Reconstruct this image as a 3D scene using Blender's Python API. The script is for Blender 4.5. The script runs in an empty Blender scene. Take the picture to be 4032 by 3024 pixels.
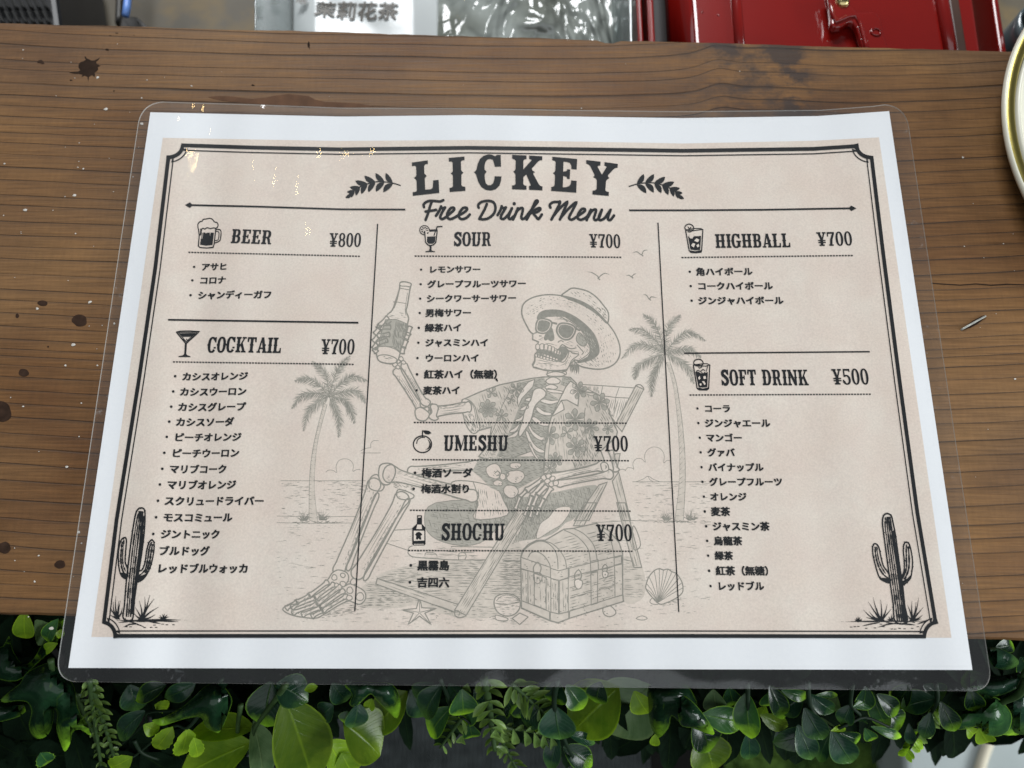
import bpy, bmesh, math, random
import numpy as np
from mathutils import Vector, Matrix
from mathutils.geometry import delaunay_2d_cdt

scene = bpy.context.scene
COL = scene.collection
rnd = random.Random(7)

# ------------------------------------------------------------------ camera
W, H, F = 4032.0, 3024.0, 3100.0
RCV = np.array([[0.99999423, 0.00194908, -0.00278108],
                [0.00110262, -0.96088378, -0.27694973],
                [-0.00321209, 0.27694506, -0.96088039]])
CAM = np.array([-0.00175815, -0.08638754, 0.27510867])
cam_data = bpy.data.cameras.new("camera")
cam = bpy.data.objects.new("camera", cam_data)
COL.objects.link(cam)
cam_data.sensor_width = 36.0
cam_data.lens = F / W * 36.0
cam_data.clip_start = 0.005
cam_data.clip_end = 50
cam_data.dof.use_dof = True
cam_data.dof.focus_distance = 0.285
cam_data.dof.aperture_fstop = 11.0
Rw = RCV.T @ np.diag([1, -1, -1])
cam.matrix_world = Matrix([list(Rw[0]) + [CAM[0]], list(Rw[1]) + [CAM[1]], list(Rw[2]) + [CAM[2]], [0, 0, 0, 1]])
scene.camera = cam

# ------------------------------------------------------------------ light
world = bpy.data.worlds.new("World")
scene.world = world
world.use_nodes = True
bg = world.node_tree.nodes["Background"]
bg.inputs[0].default_value = (0.86, 0.94, 1.0, 1)
bg.inputs[1].default_value = 0.11

def area(name, loc, target, sx, sy, power, col):
    d = bpy.data.lights.new(name, 'AREA')
    d.shape = 'RECTANGLE'; d.size = sx; d.size_y = sy; d.energy = power; d.color = col
    o = bpy.data.objects.new(name, d); COL.objects.link(o)
    o.location = loc
    o.rotation_euler = (Vector(target) - Vector(loc)).to_track_quat('-Z', 'Y').to_euler()
    return o

# daylight falling in under the awning, from above and in front of the counter
area("daylight_opening", (0.30, -1.96, 1.55), (0.30, -1.70, 0.0), 4.2, 3.4, 56, (0.90, 0.96, 1.0))
area("far_daylight", (-0.22, 1.78, 1.45), (0.0, 0.1, 0.0), 1.1, 0.9, 58, (0.96, 0.98, 1.0))
# low lamp added at the right so that the sheet's ripples show shading
area("added_side_lamp", (2.1, -0.55, 0.60), (0.0, -0.03, 0.0), 1.5, 0.9, 60, (0.93, 0.975, 1.0))
vs = scene.view_settings
vs.view_transform = 'Standard'; vs.look = 'None'; vs.exposure = -0.22; vs.gamma = 1.0
vs.use_curve_mapping = False
scene.cycles.max_bounces = 8
scene.cycles.transparent_max_bounces = 24
scene.cycles.caustics_reflective = False
scene.cycles.caustics_refractive = False

# ------------------------------------------------------------------ projection helpers
def rays(uv):
    uv = np.asarray(uv, float).reshape(-1, 2)
    d = np.stack([(uv[:, 0] - W / 2) / F, (uv[:, 1] - H / 2) / F, np.ones(len(uv))], 1)
    return d @ RCV          # rows of R^T d

def on_plane(uv, z=0.0):
    d = rays(uv)
    k = (z - CAM[2]) / d[:, 2]
    return CAM + d * k[:, None]

def lift(x, y):
    """how far the laminated sheet stands off the board (m)"""
    x = np.asarray(x, float); y = np.asarray(y, float)
    g = lambda cx, cy, sx, sy, a: a * np.exp(-((x - cx) / sx) ** 2 - ((y - cy) / sy) ** 2)
    h = g(-.165, .118, .034, .055, .0040) + g(.168, .118, .045, .060, .0062) + g(-.012, .115, .04, .07, .0018)
    h = h + g(-.17, -.12, .05, .05, .0012)
    low = np.clip((.14 - y) / .25, 0, 1)
    rip = np.sin(x * 232 + 1.1 * np.sin(y * 19) + .6) + .55 * np.sin(x * 141 + y * 9 + 2.0)
    rip = rip * (.6 + .4 * np.sin(x * 47 + 1.3)) * (.22 + .78 * low) * (.8 - .2 * np.tanh(x / .05))
    h = h + .0003 + .00055 * rip + .00022 * np.sin(x * 61 + y * 17) + .00016 * np.sin(y * 75 + x * 20 + 1)
    return h

def on_paper(uv, dz=0.0):
    p = on_plane(uv, 0.0)
    d = rays(uv)
    for _ in range(5):
        z = lift(p[:, 0], p[:, 1]) + dz
        k = (z - CAM[2]) / d[:, 2]
        p = CAM + d * k[:, None]
    return p

def Z(x0, y0, x1, w=2212.0):
    """a point read off an enlarged cut-out of the sheet -> full picture position"""
    s = (x1 - x0) / w
    return lambda pts: [(x0 + p[0] * s, y0 + p[1] * s) for p in pts]

# ------------------------------------------------------------------ object helpers
def tag(o, label=None, cat=None, group=None, kind=None):
    if label: o["label"] = label
    if cat: o["category"] = cat
    if group: o["group"] = group
    if kind: o["kind"] = kind
    return o

def mesh_obj(name, verts, faces, mat, parent=None, smooth=False):
    me = bpy.data.meshes.new(name)
    me.from_pydata([tuple(v) for v in verts], [], [tuple(f) for f in faces])
    me.update()
    if mat is not None: me.materials.append(mat)
    if smooth:
        me.polygons.foreach_set("use_smooth", [True] * len(me.polygons))
    o = bpy.data.objects.new(name, me)
    COL.objects.link(o)
    if parent is not None: o.parent = parent
    return o

def bm_obj(name, bm, mat, parent=None, smooth=False):
    me = bpy.data.meshes.new(name)
    bm.to_mesh(me); bm.free()
    if mat is not None: me.materials.append(mat)
    if smooth:
        me.polygons.foreach_set("use_smooth", [True] * len(me.polygons))
    o = bpy.data.objects.new(name, me)
    COL.objects.link(o)
    if parent is not None: o.parent = parent
    return o

def empty(name, loc=(0, 0, 0)):
    o = bpy.data.objects.new(name, None)
    o.location = loc; o.empty_display_size = 0.01
    COL.objects.link(o)
    return o

def keep_world(child, parent):
    """parent a mesh whose vertices are written in world coordinates"""
    child.parent = parent
    child.matrix_parent_inverse = Matrix.Translation(parent.location).inverted()

# ------------------------------------------------------------------ node helpers
class NT:
    def __init__(self, name):
        self.mat = bpy.data.materials.new(name)
        self.mat.use_nodes = True
        self.t = self.mat.node_tree
        self.t.nodes.clear()
        self.out = self.t.nodes.new("ShaderNodeOutputMaterial")
    def n(self, typ, **kw):
        nd = self.t.nodes.new("ShaderNode" + typ)
        ins = kw.pop("ins", {})
        for k, v in kw.items(): setattr(nd, k, v)
        for k, v in ins.items():
            s = nd.inputs[k]
            if isinstance(v, bpy.types.NodeSocket): self.t.links.new(v, s)
            else:
                if isinstance(v, tuple) and len(v) == 3 and s.type == 'RGBA': v = v + (1,)
                s.default_value = v
        return nd
    def link(self, a, b): self.t.links.new(a, b)
    def math(self, op, a, b=0.0, c=0.0, clamp=False):
        nd = self.n("Math", operation=op, use_clamp=clamp)
        for i, v in enumerate((a, b, c)):
            if isinstance(v, bpy.types.NodeSocket): self.link(v, nd.inputs[i])
            else: nd.inputs[i].default_value = v
        return nd.outputs[0]
    def mix(self, f, a, b, blend='MIX'):
        nd = self.n("Mix", data_type='RGBA', blend_type=blend)
        for i, v in ((0, f), (6, a), (7, b)):
            if isinstance(v, bpy.types.NodeSocket): self.link(v, nd.inputs[i])
            else: nd.inputs[i].default_value = (v if not isinstance(v, tuple) else (v + (1,) if len(v) == 3 else v))
        return nd.outputs[2]
    def ramp(self, f, stops, interp='LINEAR'):
        nd = self.n("ValToRGB"); nd.color_ramp.interpolation = interp
        el = nd.color_ramp.elements
        while len(el) < len(stops): el.new(0.5)
        for e, (p, c) in zip(el, stops):
            e.position = p; e.color = (c if isinstance(c, tuple) else (c, c, c)) + ((1,) if not isinstance(c, tuple) or len(c) == 3 else ())
        self.link(f, nd.inputs[0])
        return nd.outputs[0]
    def noise(self, vec, scale, detail=3, rough=.5, dim='3D', dist=0.0):
        nd = self.n("TexNoise", noise_dimensions=dim)
        nd.inputs["Scale"].default_value = scale; nd.inputs["Detail"].default_value = detail
        nd.inputs["Roughness"].default_value = rough; nd.inputs["Distortion"].default_value = dist
        if dim == '1D': self.link(vec, nd.inputs["W"])
        else: self.link(vec, nd.inputs["Vector"])
        return nd.outputs[0]
    def mapped(self, vec, scale=(1, 1, 1), loc=(0, 0, 0), rot=(0, 0, 0)):
        nd = self.n("Mapping")
        nd.inputs["Scale"].default_value = scale; nd.inputs["Location"].default_value = loc; nd.inputs["Rotation"].default_value = rot
        self.link(vec, nd.inputs[0])
        return nd.outputs[0]
    def bump(self, h, strength, dist):
        nd = self.n("Bump"); nd.inputs["Strength"].default_value = strength; nd.inputs["Distance"].default_value = dist
        self.link(h, nd.inputs["Height"])
        return nd.outputs[0]
    def principled(self, **ins):
        nd = self.n("BsdfPrincipled")
        for k, v in ins.items():
            s = nd.inputs[k.replace("_", " ")]
            if isinstance(v, bpy.types.NodeSocket): self.link(v, s)
            else:
                if isinstance(v, tuple) and len(v) == 3 and s.type == 'RGBA': v = v + (1,)
                s.default_value = v
        return nd
    def done(self, shader):
        self.link(shader, self.out.inputs[0])
        return self.mat

def simple(name, col, rough=.5, metal=0.0, spec=.5, var=.12, scale=60, coat=0.0):
    m = NT(name)
    tc = m.n("TexCoord").outputs["Object"]
    nz = m.noise(tc, scale, 4)
    f = m.ramp(nz, [(.3, 1 - var), (.7, 1 + var)])
    c = m.mix(1.0, col, f, 'MULTIPLY')
    p = m.principled(Base_Color=c, Roughness=rough, Metallic=metal, Specular_IOR_Level=spec, Coat_Weight=coat)
    return m.done(p.outputs[0])
# ------------------------------------------------------------------ the board
def wood_material():
    m = NT("weathered cedar")
    tc = m.n("TexCoord").outputs["Object"]
    sep = m.n("SeparateXYZ", ins={0: tc})
    x, y = sep.outputs[0], sep.outputs[1]
    # slow wander of the grain, stronger round the knot
    wv = m.noise(m.mapped(tc, (3.0, 9.0, 1)), 1.0, 2, .45)
    wv = m.math('MULTIPLY', m.math('SUBTRACT', wv, .5), .011)
    wv2 = m.noise(m.mapped(tc, (16, 26, 1)), 1.0, 2, .5)
    wv2 = m.math('MULTIPLY', m.math('SUBTRACT', wv2, .5), .0020)
    def blob(cx, cy, rx, ry):
        dx = m.math('DIVIDE', m.math('SUBTRACT', x, cx), rx); dy = m.math('DIVIDE', m.math('SUBTRACT', y, cy), ry)
        r2 = m.math('ADD', m.math('MULTIPLY', dx, dx), m.math('MULTIPLY', dy, dy))
        return m.math('POWER', 2.718, m.math('MULTIPLY', r2, -1.0))
    k1 = blob(.096, .134, .030, .050)
    k2 = blob(.082, .135, .0075, .05)
    k3 = blob(.045, .02, .10, .08)
    off = m.math('ADD', wv, wv2)
    off = m.math('SUBTRACT', off, m.math('MULTIPLY', k1, .0042))
    off = m.math('SUBTRACT', off, m.math('MULTIPLY', k2, .0028))
    edge = m.math('MULTIPLY', m.math('MULTIPLY', x, x), -.16)
    yy = m.math('ADD', m.math('ADD', y, off), edge)
    # year rings: uneven spacing, light spring wood ending in a thin dark line
    jit = m.math('MULTIPLY', m.noise(yy, 60, 2, .5, '1D'), 1.5)
    jit2 = m.math('MULTIPLY', m.noise(yy, 14, 1, .5, '1D'), 3.4)
    t = m.math('ADD', m.math('ADD', m.math('MULTIPLY', yy, 190), jit), jit2)
    fr = m.math('FRACT', t)
    line = m.ramp(fr, [(0.0, .06), (.35, 0.0), (.70, .10), (.90, .34), (.95, 1.0), (.98, .9), (1.0, .06)])
    ring_id = m.math('FLOOR', t)
    amp = m.noise(m.math('ADD', m.math('MULTIPLY', ring_id, .77), m.math('MULTIPLY', x, 3.0)), 1.0, 2, .6, '1D')
    amp = m.ramp(amp, [(.28, .35), (.6, 1.0)])
    line = m.math('MULTIPLY', line, amp)
    # fine fibres and the cross hatching of the saw
    fib = m.noise(m.mapped(tc, (40, 1100, 1)), 1.0, 5, .65)
    saw = m.noise(m.mapped(tc, (700, 130, 1)), 1.0, 3, .6)
    patch = m.noise(m.mapped(tc, (9, 16, 1)), 1.0, 4, .55)
    red = m.noise(m.mapped(tc, (14, 30, 1), (3, 1, 0)), 1.0, 3, .5)
    base = m.mix(m.ramp(patch, [(.32, 0.0), (.68, 1.0)]), (0.088, 0.0355, 0.0100), (0.205, 0.104, 0.0350))
    base = m.mix(m.math('MULTIPLY', m.ramp(red, [(.55, 0.0), (.75, 1.0)]), .35), base, (0.1190, 0.0518, 0.0217))
    grey = m.noise(m.mapped(tc, (5, 9, 1), (7, 2, 0)), 1.0, 3, .5)
    base = m.mix(m.math('MULTIPLY', m.ramp(grey, [(.45, 0.0), (.7, 1.0)]), .55), base, (0.125, 0.078, 0.044))
    base = m.mix(1.0, base, m.ramp(fib, [(.25, .62), (.75, 1.38)]), 'MULTIPLY')
    base = m.mix(1.0, base, m.ramp(saw, [(.3, .93), (.7, 1.07)]), 'MULTIPLY')
    base = m.mix(m.math('MULTIPLY', line, .84), base, (.010, .005, .003))
    # weather stain round the knot and old spill marks that soaked into the wood
    sn = m.noise(m.mapped(tc, (60, 90, 1)), 1.0, 5, .65)
    st = m.math('MULTIPLY', m.math('ADD', k1, m.math('MULTIPLY', blob(.112, .122, .006, .022), 1.5)), m.ramp(sn, [(.42, 0.0), (.60, 1.0)]))
    st = m.math('ADD', st, m.math('MULTIPLY', blob(.084, .150, .006, .012), m.ramp(sn, [(.4, 0.0), (.6, .9)])), clamp=True)
    base = m.mix(m.math('MULTIPLY', st, .85), base, (.026, .018, .016))
    h = m.math('ADD', m.math('MULTIPLY', line, -1.0), m.math('MULTIPLY', fib, .5))
    p = m.principled(Base_Color=base, Roughness=m.ramp(fib, [(.3, .50), (.7, .68)]), Specular_IOR_Level=.30,
                     Normal=m.bump(h, .6, .0007))
    return m.done(p.outputs[0])

M_WOOD = wood_material()
ZB = -0.0012                                             # top of the board
bt = on_plane([(-600, 68), (4632, 214)], ZB)             # rear edge
bf = on_plane([(-600, 2385), (4632, 2557)], ZB)          # front edge
def lerp(a, b, t): return a + (b - a) * t
def build_board():
    n = 160; th = .028; r = .0022
    rr = random.Random(3)
    verts, faces = [], []
    wob = [0.0]
    for i in range(n): wob.append(wob[-1] * .8 + rr.uniform(-1, 1) * .00016)
    for i in range(n + 1):
        t = i / n
        a = lerp(bt[0], bt[1], t).copy(); b = lerp(bf[0], bf[1], t).copy()
        a[1] += wob[i] + (-.0012 if 92 <= i <= 93 else 0); b[1] += wob[-1 - i] * 1.3
        prof = [(a[1], ZB - th), (a[1], ZB - r * .5), (a[1] - r * .35, ZB - r * .15), (a[1] - r, ZB)]
        m = 14
        prof += [(lerp(a[1] - r, b[1] + r, k / m), ZB) for k in range(1, m)]
        prof += [(b[1] + r, ZB), (b[1] + r * .35, ZB - r * .2), (b[1], ZB - r), (b[1], ZB - th)]
        for (yy, zz) in prof: verts.append((a[0], yy, zz))
    k = len(prof)
    for i in range(n):
        for j in range(k - 1):
            faces.append((i * k + j, i * k + j + 1, (i + 1) * k + j + 1, (i + 1) * k + j))
        faces.append((i * k + k - 1, i * k, (i + 1) * k, (i + 1) * k + k - 1))
    o = mesh_obj("counter_board", verts, faces, M_WOOD)
    bm = bmesh.new(); bm.from_mesh(o.data); bmesh.ops.recalc_face_normals(bm, faces=bm.faces); bm.to_mesh(o.data); bm.free()
    return o
board = build_board()
tag(board, "weathered brown cedar counter board under the laminated menu", "board")
# ------------------------------------------------------------------ marks on the board
M_SPLAT = simple("dried dark spill", (.024, .014, .009), .8, spec=.08, var=.25, scale=300)
M_DRIP = simple("soaked drip stain", (.032, .018, .012), .8, spec=.08, var=.3, scale=400)
M_REDST = simple("reddish brown stain", (.092, .044, .022), .6, spec=.12, var=.2, scale=200)
M_SPECK = simple("pale paint speck", (.50, .47, .42), .6, var=.1)
M_STEEL = simple("dull staple steel", (.30, .30, .27), .5, metal=.3, var=.3, scale=500)

def fill_px(poly, step=46, edge=30):
    """triangulate an outline given in picture positions, with inner points so that it can follow the bent sheet"""
    poly = [np.array(p, float) for p in poly]
    pts = []
    for a, b in zip(poly, poly[1:] + poly[:1]):
        k = max(1, int(np.linalg.norm(b - a) / edge))
        for i in range(k): pts.append(a + (b - a) * i / k)
    nb = len(pts)
    P = np.array(pts)
    if np.sum(P[:, 0] * np.roll(P[:, 1], -1) - np.roll(P[:, 0], -1) * P[:, 1]) < 0: P = P[::-1].copy()
    if step:
        xs = np.arange(P[:, 0].min() + step / 2, P[:, 0].max(), step); ys = np.arange(P[:, 1].min() + step / 2, P[:, 1].max(), step)
        gx, gy = np.meshgrid(xs, ys); q = np.stack([gx.ravel(), gy.ravel()], 1)
        ins = np.zeros(len(q), bool)
        for i in range(nb):
            x1, y1 = P[i]; x2, y2 = P[(i + 1) % nb]
            c = ((y1 > q[:, 1]) != (y2 > q[:, 1]))
            with np.errstate(divide='ignore', invalid='ignore'):
                ins ^= c & (q[:, 0] < (x2 - x1) * (q[:, 1] - y1) / (y2 - y1 + 1e-12) + x1)
        P = np.concatenate([P, q[ins]])
    r = delaunay_2d_cdt([Vector((float(p[0]), float(p[1]))) for p in P], [], [list(range(nb))], 0, 1e-5)
    v = [(p.x, p.y) for p in r[0]]
    f = [tuple(fc) for fc, og in zip(r[2], r[5]) if og]
    return v, f

def up_facing(verts, faces):
    out = []
    for f in faces:
        a, b, c = (np.array(verts[f[i]]) for i in range(3))
        out.append(f if (b - a)[0] * (c - a)[1] - (b - a)[1] * (c - a)[0] > 0 else f[::-1])
    return out


def flat_poly(name, pts_px, z, mat, parent):
    v, f = fill_px(pts_px, 0, 60)
    p = on_plane(v, z)
    return mesh_obj(name, p, up_facing(p, f), mat, parent)

def blot(cx, cy, rx, ry, n=28, rough=.12, spikes=0, seed=0):
    r = random.Random(seed); out = []
    ph = [r.uniform(0, 6.28) for _ in range(4)]
    sp = [r.randrange(n) for _ in range(spikes)]
    for i in range(n):
        a = i / n * 2 * math.pi
        k = 1 + rough * (math.sin(2 * a + ph[0]) + .7 * math.sin(3 * a + ph[1]) + .5 * math.sin(5 * a + ph[2])) + r.uniform(-.5, .5) * rough
        if i in sp: k *= r.uniform(1.25, 1.6)
        out.append((cx + rx * k * math.cos(a), cy + ry * k * math.sin(a)))
    return out

z1 = ZB + .00006
zs = Z(0, 0, 1344)
splat = zs([(552, 362), (562, 378), (578, 385), (592, 392), (612, 392), (650, 372), (634, 392), (622, 402), (632, 418), (654, 426), (634, 434), (636, 452),
            (626, 462), (612, 472), (616, 482), (612, 500), (600, 488), (588, 490), (576, 500), (572, 530), (566, 498), (548, 490), (528, 500), (535, 484),
            (512, 478), (480, 478), (446, 470), (478, 464), (505, 464), (520, 454), (508, 436), (510, 416), (522, 402), (538, 398), (556, 388), (548, 372)])
flat_poly("dark_spill_stain", splat, z1, M_SPLAT, board)["label"] = "star-shaped dark splash mark"
for i, (c, rx, ry, mt) in enumerate([((695, 322), 12, 6, M_SPLAT), ((758, 215), 8, 3, M_SPLAT), ((714, 231), 6, 3, M_SPLAT), ((868, 229), 4, 2, M_SPLAT),
        ((1637, 552), 7, 6, M_SPLAT), ((738, 590), 5, 4, M_SPLAT), ((2000, 290), 8, 18, M_SPLAT), ((460, 520), 8, 5, M_SPLAT), ((262, 400), 18, 14, M_DRIP)]):
    p = zs([c])[0]
    flat_poly("spill_drop", blot(p[0], p[1], rx * .61, ry * .61, 12, .18, 2, i), z1, mt, board)
zq = Z(0, 1008, 1344); zr = Z(0, 2016, 1344)
for i, (f, c, rx, ry) in enumerate([(zq, (515, 418), 50, 38), (zq, (276, 306), 32, 19), (zq, (154, 757), 34, 25), (zq, (12, 1010), 62, 66),
                                    (zr, (28, 232), 44, 36), (zr, (388, 340), 34, 28), (zq, (112, 388), 12, 14), (zq, (312, 588), 6, 6)]):
    p = f([c])[0]
    flat_poly("drip_stain", blot(p[0], p[1], rx * .61, ry * .61, 22, .05, 0, 20 + i), z1, M_DRIP, board)
zt = Z(0, 0, 1344)
red = zt([(1345, 628), (1420, 622), (1500, 624), (1560, 634), (1640, 640), (1720, 632), (1790, 618), (1870, 610), (1940, 616), (2000, 622), (2040, 645),
          (2110, 660), (2230, 665), (2330, 672), (2430, 690), (2200, 700), (1900, 694), (1700, 676), (1540, 664), (1440, 652), (1380, 640)])
flat_poly("reddish_stain", red, z1, M_REDST, board)
# staple driven into the board
stz = Z(2688, 1008, 4032)
def tube(name, pts, rad, mat, parent=None, n=8, cap=True):
    pts = [Vector(p) for p in pts]
    if not isinstance(rad, (list, tuple)): rad = [rad] * len(pts)
    verts, faces = [], []
    up = Vector((0, 0, 1))
    for i, p in enumerate(pts):
        d = (pts[min(i + 1, len(pts) - 1)] - pts[max(i - 1, 0)]).normalized()
        if abs(d.dot(up)) > .95: up = Vector((1, 0, 0)) if abs(d.x) < .9 else Vector((0, 1, 0))
        s = d.cross(up).normalized(); t = s.cross(d).normalized(); up = t
        for k in range(n):
            a = 2 * math.pi * k / n
            verts.append(p + (s * math.cos(a) + t * math.sin(a)) * rad[i])
    for i in range(len(pts) - 1):
        for k in range(n):
            faces.append((i * n + k, i * n + (k + 1) % n, (i + 1) * n + (k + 1) % n, (i + 1) * n + k))
    if cap:
        faces.append(tuple(range(n))[::-1]); faces.append(tuple((len(pts) - 1) * n + k for k in range(n)))
    return mesh_obj(name, verts, faces, mat, parent, True)
sa, sb = on_plane(stz([(1808, 476), (1962, 390)]), ZB + .0002)
tube("staple", [sa - [0, 0, .002], sa, sa * .94 + sb * .06 + [0, 0, .0003], sb * .94 + sa * .06 + [0, 0, .0003], sb, sb - [0, 0, .002]], .00036, M_STEEL, board)
flat_poly("staple_dent", blot(*stz([(1885, 436)])[0], 60, 8, 20, .15, 0, 5), z1, M_DRIP, board)
for v in board.children[-1].data.vertices:          # turn the dent along the staple
    c = (sa + sb) / 2; a = math.atan2(sb[1] - sa[1], sb[0] - sa[0]); dx, dy = v.co.x - c[0], v.co.y - c[1]
    v.co.x = c[0] + dx * math.cos(a) - dy * math.sin(a); v.co.y = c[1] + dx * math.sin(a) + dy * math.cos(a)
# the long crack to the right of the sheet
ck = stz([(1610, 178), (1700, 186), (1800, 188), (1900, 184), (2000, 190), (2100, 186), (2212, 190), (2400, 192)])
ckp = [(x, y + rnd.uniform(-2, 2)) for x, y in ck]
flat_poly("crack", [(x, y - 2.2 - rnd.random() * 2) for x, y in ckp] + [(x, y + 2.0) for x, y in ckp[::-1]], z1, M_SPLAT, board)
# scattered flecks of white paint: one joined part
def flecks():
    vs_, fs = [], []
    r = random.Random(11)
    for i in range(190):
        if r.random() < .45: u, v = r.uniform(0, 900), r.uniform(150, 2400)
        else: u, v = r.uniform(0, 4032), r.uniform(160, 2500)
        rad = (.00014 + .00038 * r.random() ** 3.5) * (1.35 if u < 800 else .9)
        c = on_plane([(u, v)], z1)[0]; n = 6; b0 = len(vs_)
        for k in range(n):
            a = k / n * 6.283 + r.random()*.4; q = rad * r.uniform(.6, 1.25)
            vs_.append((c[0] + q * math.cos(a) * 1.2, c[1] + q * math.sin(a), c[2] + .00008))
        vs_.append((c[0], c[1], c[2] + .00022)); 
        for k in range(n): fs.append((b0 + k, b0 + (k + 1) % n, b0 + n))
    o = mesh_obj("paint_flecks", vs_, fs, M_SPECK, board)
    o["kind"] = "stuff"
flecks()

# ------------------------------------------------------------------ the laminated menu
menu = empty("laminated_menu", (0, 0, 0))
tag(menu, "laminated drinks menu sheet with beige western print and skeleton drawing on the wooden board", "menu")

PAPER_PX = [(592, 442), (1344, 459), (1850, 453), (2688, 465), (3220, 457), (3501, 437.5), (3829, 2638), (2016, 2634), (269, 2630)]
m = NT("white print paper")
tc = m.n("TexCoord").outputs["Object"]
c = m.mix(m.noise(tc, 900, 3), (.70, .712, .728), (.745, .755, .765))
M_PAPER = m.done(m.principled(Base_Color=c, Roughness=.75, Specular_IOR_Level=.2).outputs[0])
m = NT("beige printed ground")
tc = m.n("TexCoord").outputs["Object"]
n1 = m.noise(tc, 34, 4, .6); n2 = m.noise(tc, 120, 4, .65); n3 = m.noise(tc, 1500, 2, .6)
c = m.mix(m.ramp(n1, [(.35, 0.0), (.65, 1.0)]), (.638, .54, .462), (.675, .60, .522))
c = m.mix(m.math('MULTIPLY', m.ramp(n2, [(.42, 0.0), (.68, 1.0)]), .45), c, (.63, .525, .46))
c = m.mix(1.0, c, m.ramp(n3, [(.3, .93), (.7, 1.07)]), 'MULTIPLY')
M_BEIGE = m.done(m.principled(Base_Color=c, Roughness=.75, Specular_IOR_Level=.2).outputs[0])
M_INK = simple("black print ink", (.008, .0095, .011), .6, spec=.25, var=.25, scale=900)
M_GREY = simple("grey print ink", (.262, .248, .212), .7, spec=.2, var=.12, scale=900)
M_PALE = simple("pale grey print tint", (.40, .37, .315), .7, spec=.2, var=.07, scale=700)
M_TINT = simple("light grey print tint", (.565, .497, .425), .7, spec=.2, var=.10, scale=500)
M_LIGHT = simple("unprinted cream", (.66, .61, .53), .7, spec=.2, var=.05, scale=700)

v, f = fill_px(PAPER_PX, 14, 14)
p = on_paper(v, 0.0)
paper = mesh_obj("paper_sheet", p, up_facing(p, f), M_PAPER, menu, True)
BEIGE_PX = [(641, 542.6), (1000, 549), (1344, 555), (1850, 551), (2300, 558), (2688, 565), (3210, 554), (3461, 540.8), (3746.5, 2511), (2016, 2511), (359.7, 2508)]
v, f = fill_px(BEIGE_PX, 14, 14)
p = on_paper(v, 0.00004)
mesh_obj("beige_print_ground", p, up_facing(p, f), M_BEIGE, paper, True)

# film: a closed thin slab with rounded corners, proud of the paper all round
m = NT("laminating film")
tc = m.n("TexCoord").outputs["Object"]
geo = m.n("NewGeometry")
fres = m.n("Fresnel", ins={"IOR": m.math('ADD', 1.42, m.math('MULTIPLY', m.n("NewGeometry").outputs["Backfacing"], 1 / 1.42 - 1.42))})   # a thin sheet: same from both sides
ng = m.noise(tc, 520, 4, .7); ng2 = m.noise(tc, 46, 3, .5)
nrm = m.bump(m.noise(tc, 70, 1, .4), .05, .001)
gl_a = m.n("BsdfGlossy", ins={"Color": (1, 1, 1), "Roughness": .03, "Normal": nrm})
gl_b = m.n("BsdfGlossy", ins={"Color": (1, 1, 1), "Roughness": .34, "Normal": nrm})
gl = m.n("MixShader", ins={0: .15, 1: gl_a.outputs[0], 2: gl_b.outputs[0]})
tr = m.n("BsdfTransparent", ins={"Color": (.985, .985, .985)})
df = m.n("BsdfDiffuse", ins={"Color": (.75, .77, .78)})
haze = m.math('ADD', .010, m.math('MULTIPLY', m.math('MULTIPLY', m.ramp(ng, [(.60, 0.0), (.70, 1.0)]), m.ramp(ng2, [(.50, 0.0), (.66, 1.0)])), .13))
a = m.n("MixShader", ins={0: haze, 1: tr.outputs[0], 2: df.outputs[0]})
b = m.n("MixShader", ins={0: fres.outputs[0], 1: a.outputs[0], 2: gl.outputs[0]})
M_FILM = m.done(b.outputs[0])
m = NT("clear film over print")
tc = m.n("TexCoord").outputs["Object"]
nrm = m.bump(m.noise(tc, 70, 1, .4), .05, .001)
fres = m.n("Fresnel", ins={"IOR": m.math('ADD', 1.42, m.math('MULTIPLY', m.n("NewGeometry").outputs["Backfacing"], 1 / 1.42 - 1.42))})   # a thin sheet: same from both sides
gl_a = m.n("BsdfGlossy", ins={"Color": (1, 1, 1), "Roughness": .03, "Normal": nrm})
gl_b = m.n("BsdfGlossy", ins={"Color": (1, 1, 1), "Roughness": .34, "Normal": nrm})
gl = m.n("MixShader", ins={0: .15, 1: gl_a.outputs[0], 2: gl_b.outputs[0]})
tr = m.n("BsdfTransparent", ins={"Color": (.99, .99, .99)})
M_FILMC = m.done(m.n("MixShader", ins={0: fres.outputs[0], 1: tr.outputs[0], 2: gl.outputs[0]}).outputs[0])

m = NT("cut edge of the film")
M_FILME = m.done(m.n("MixShader", ins={0: .55, 1: m.n("BsdfTransparent").outputs[0], 2: m.principled(Base_Color=(.80, .80, .76), Roughness=.25).outputs[0]}).outputs[0])  # whitened so the clear rim shows a bright line of caught light

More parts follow.
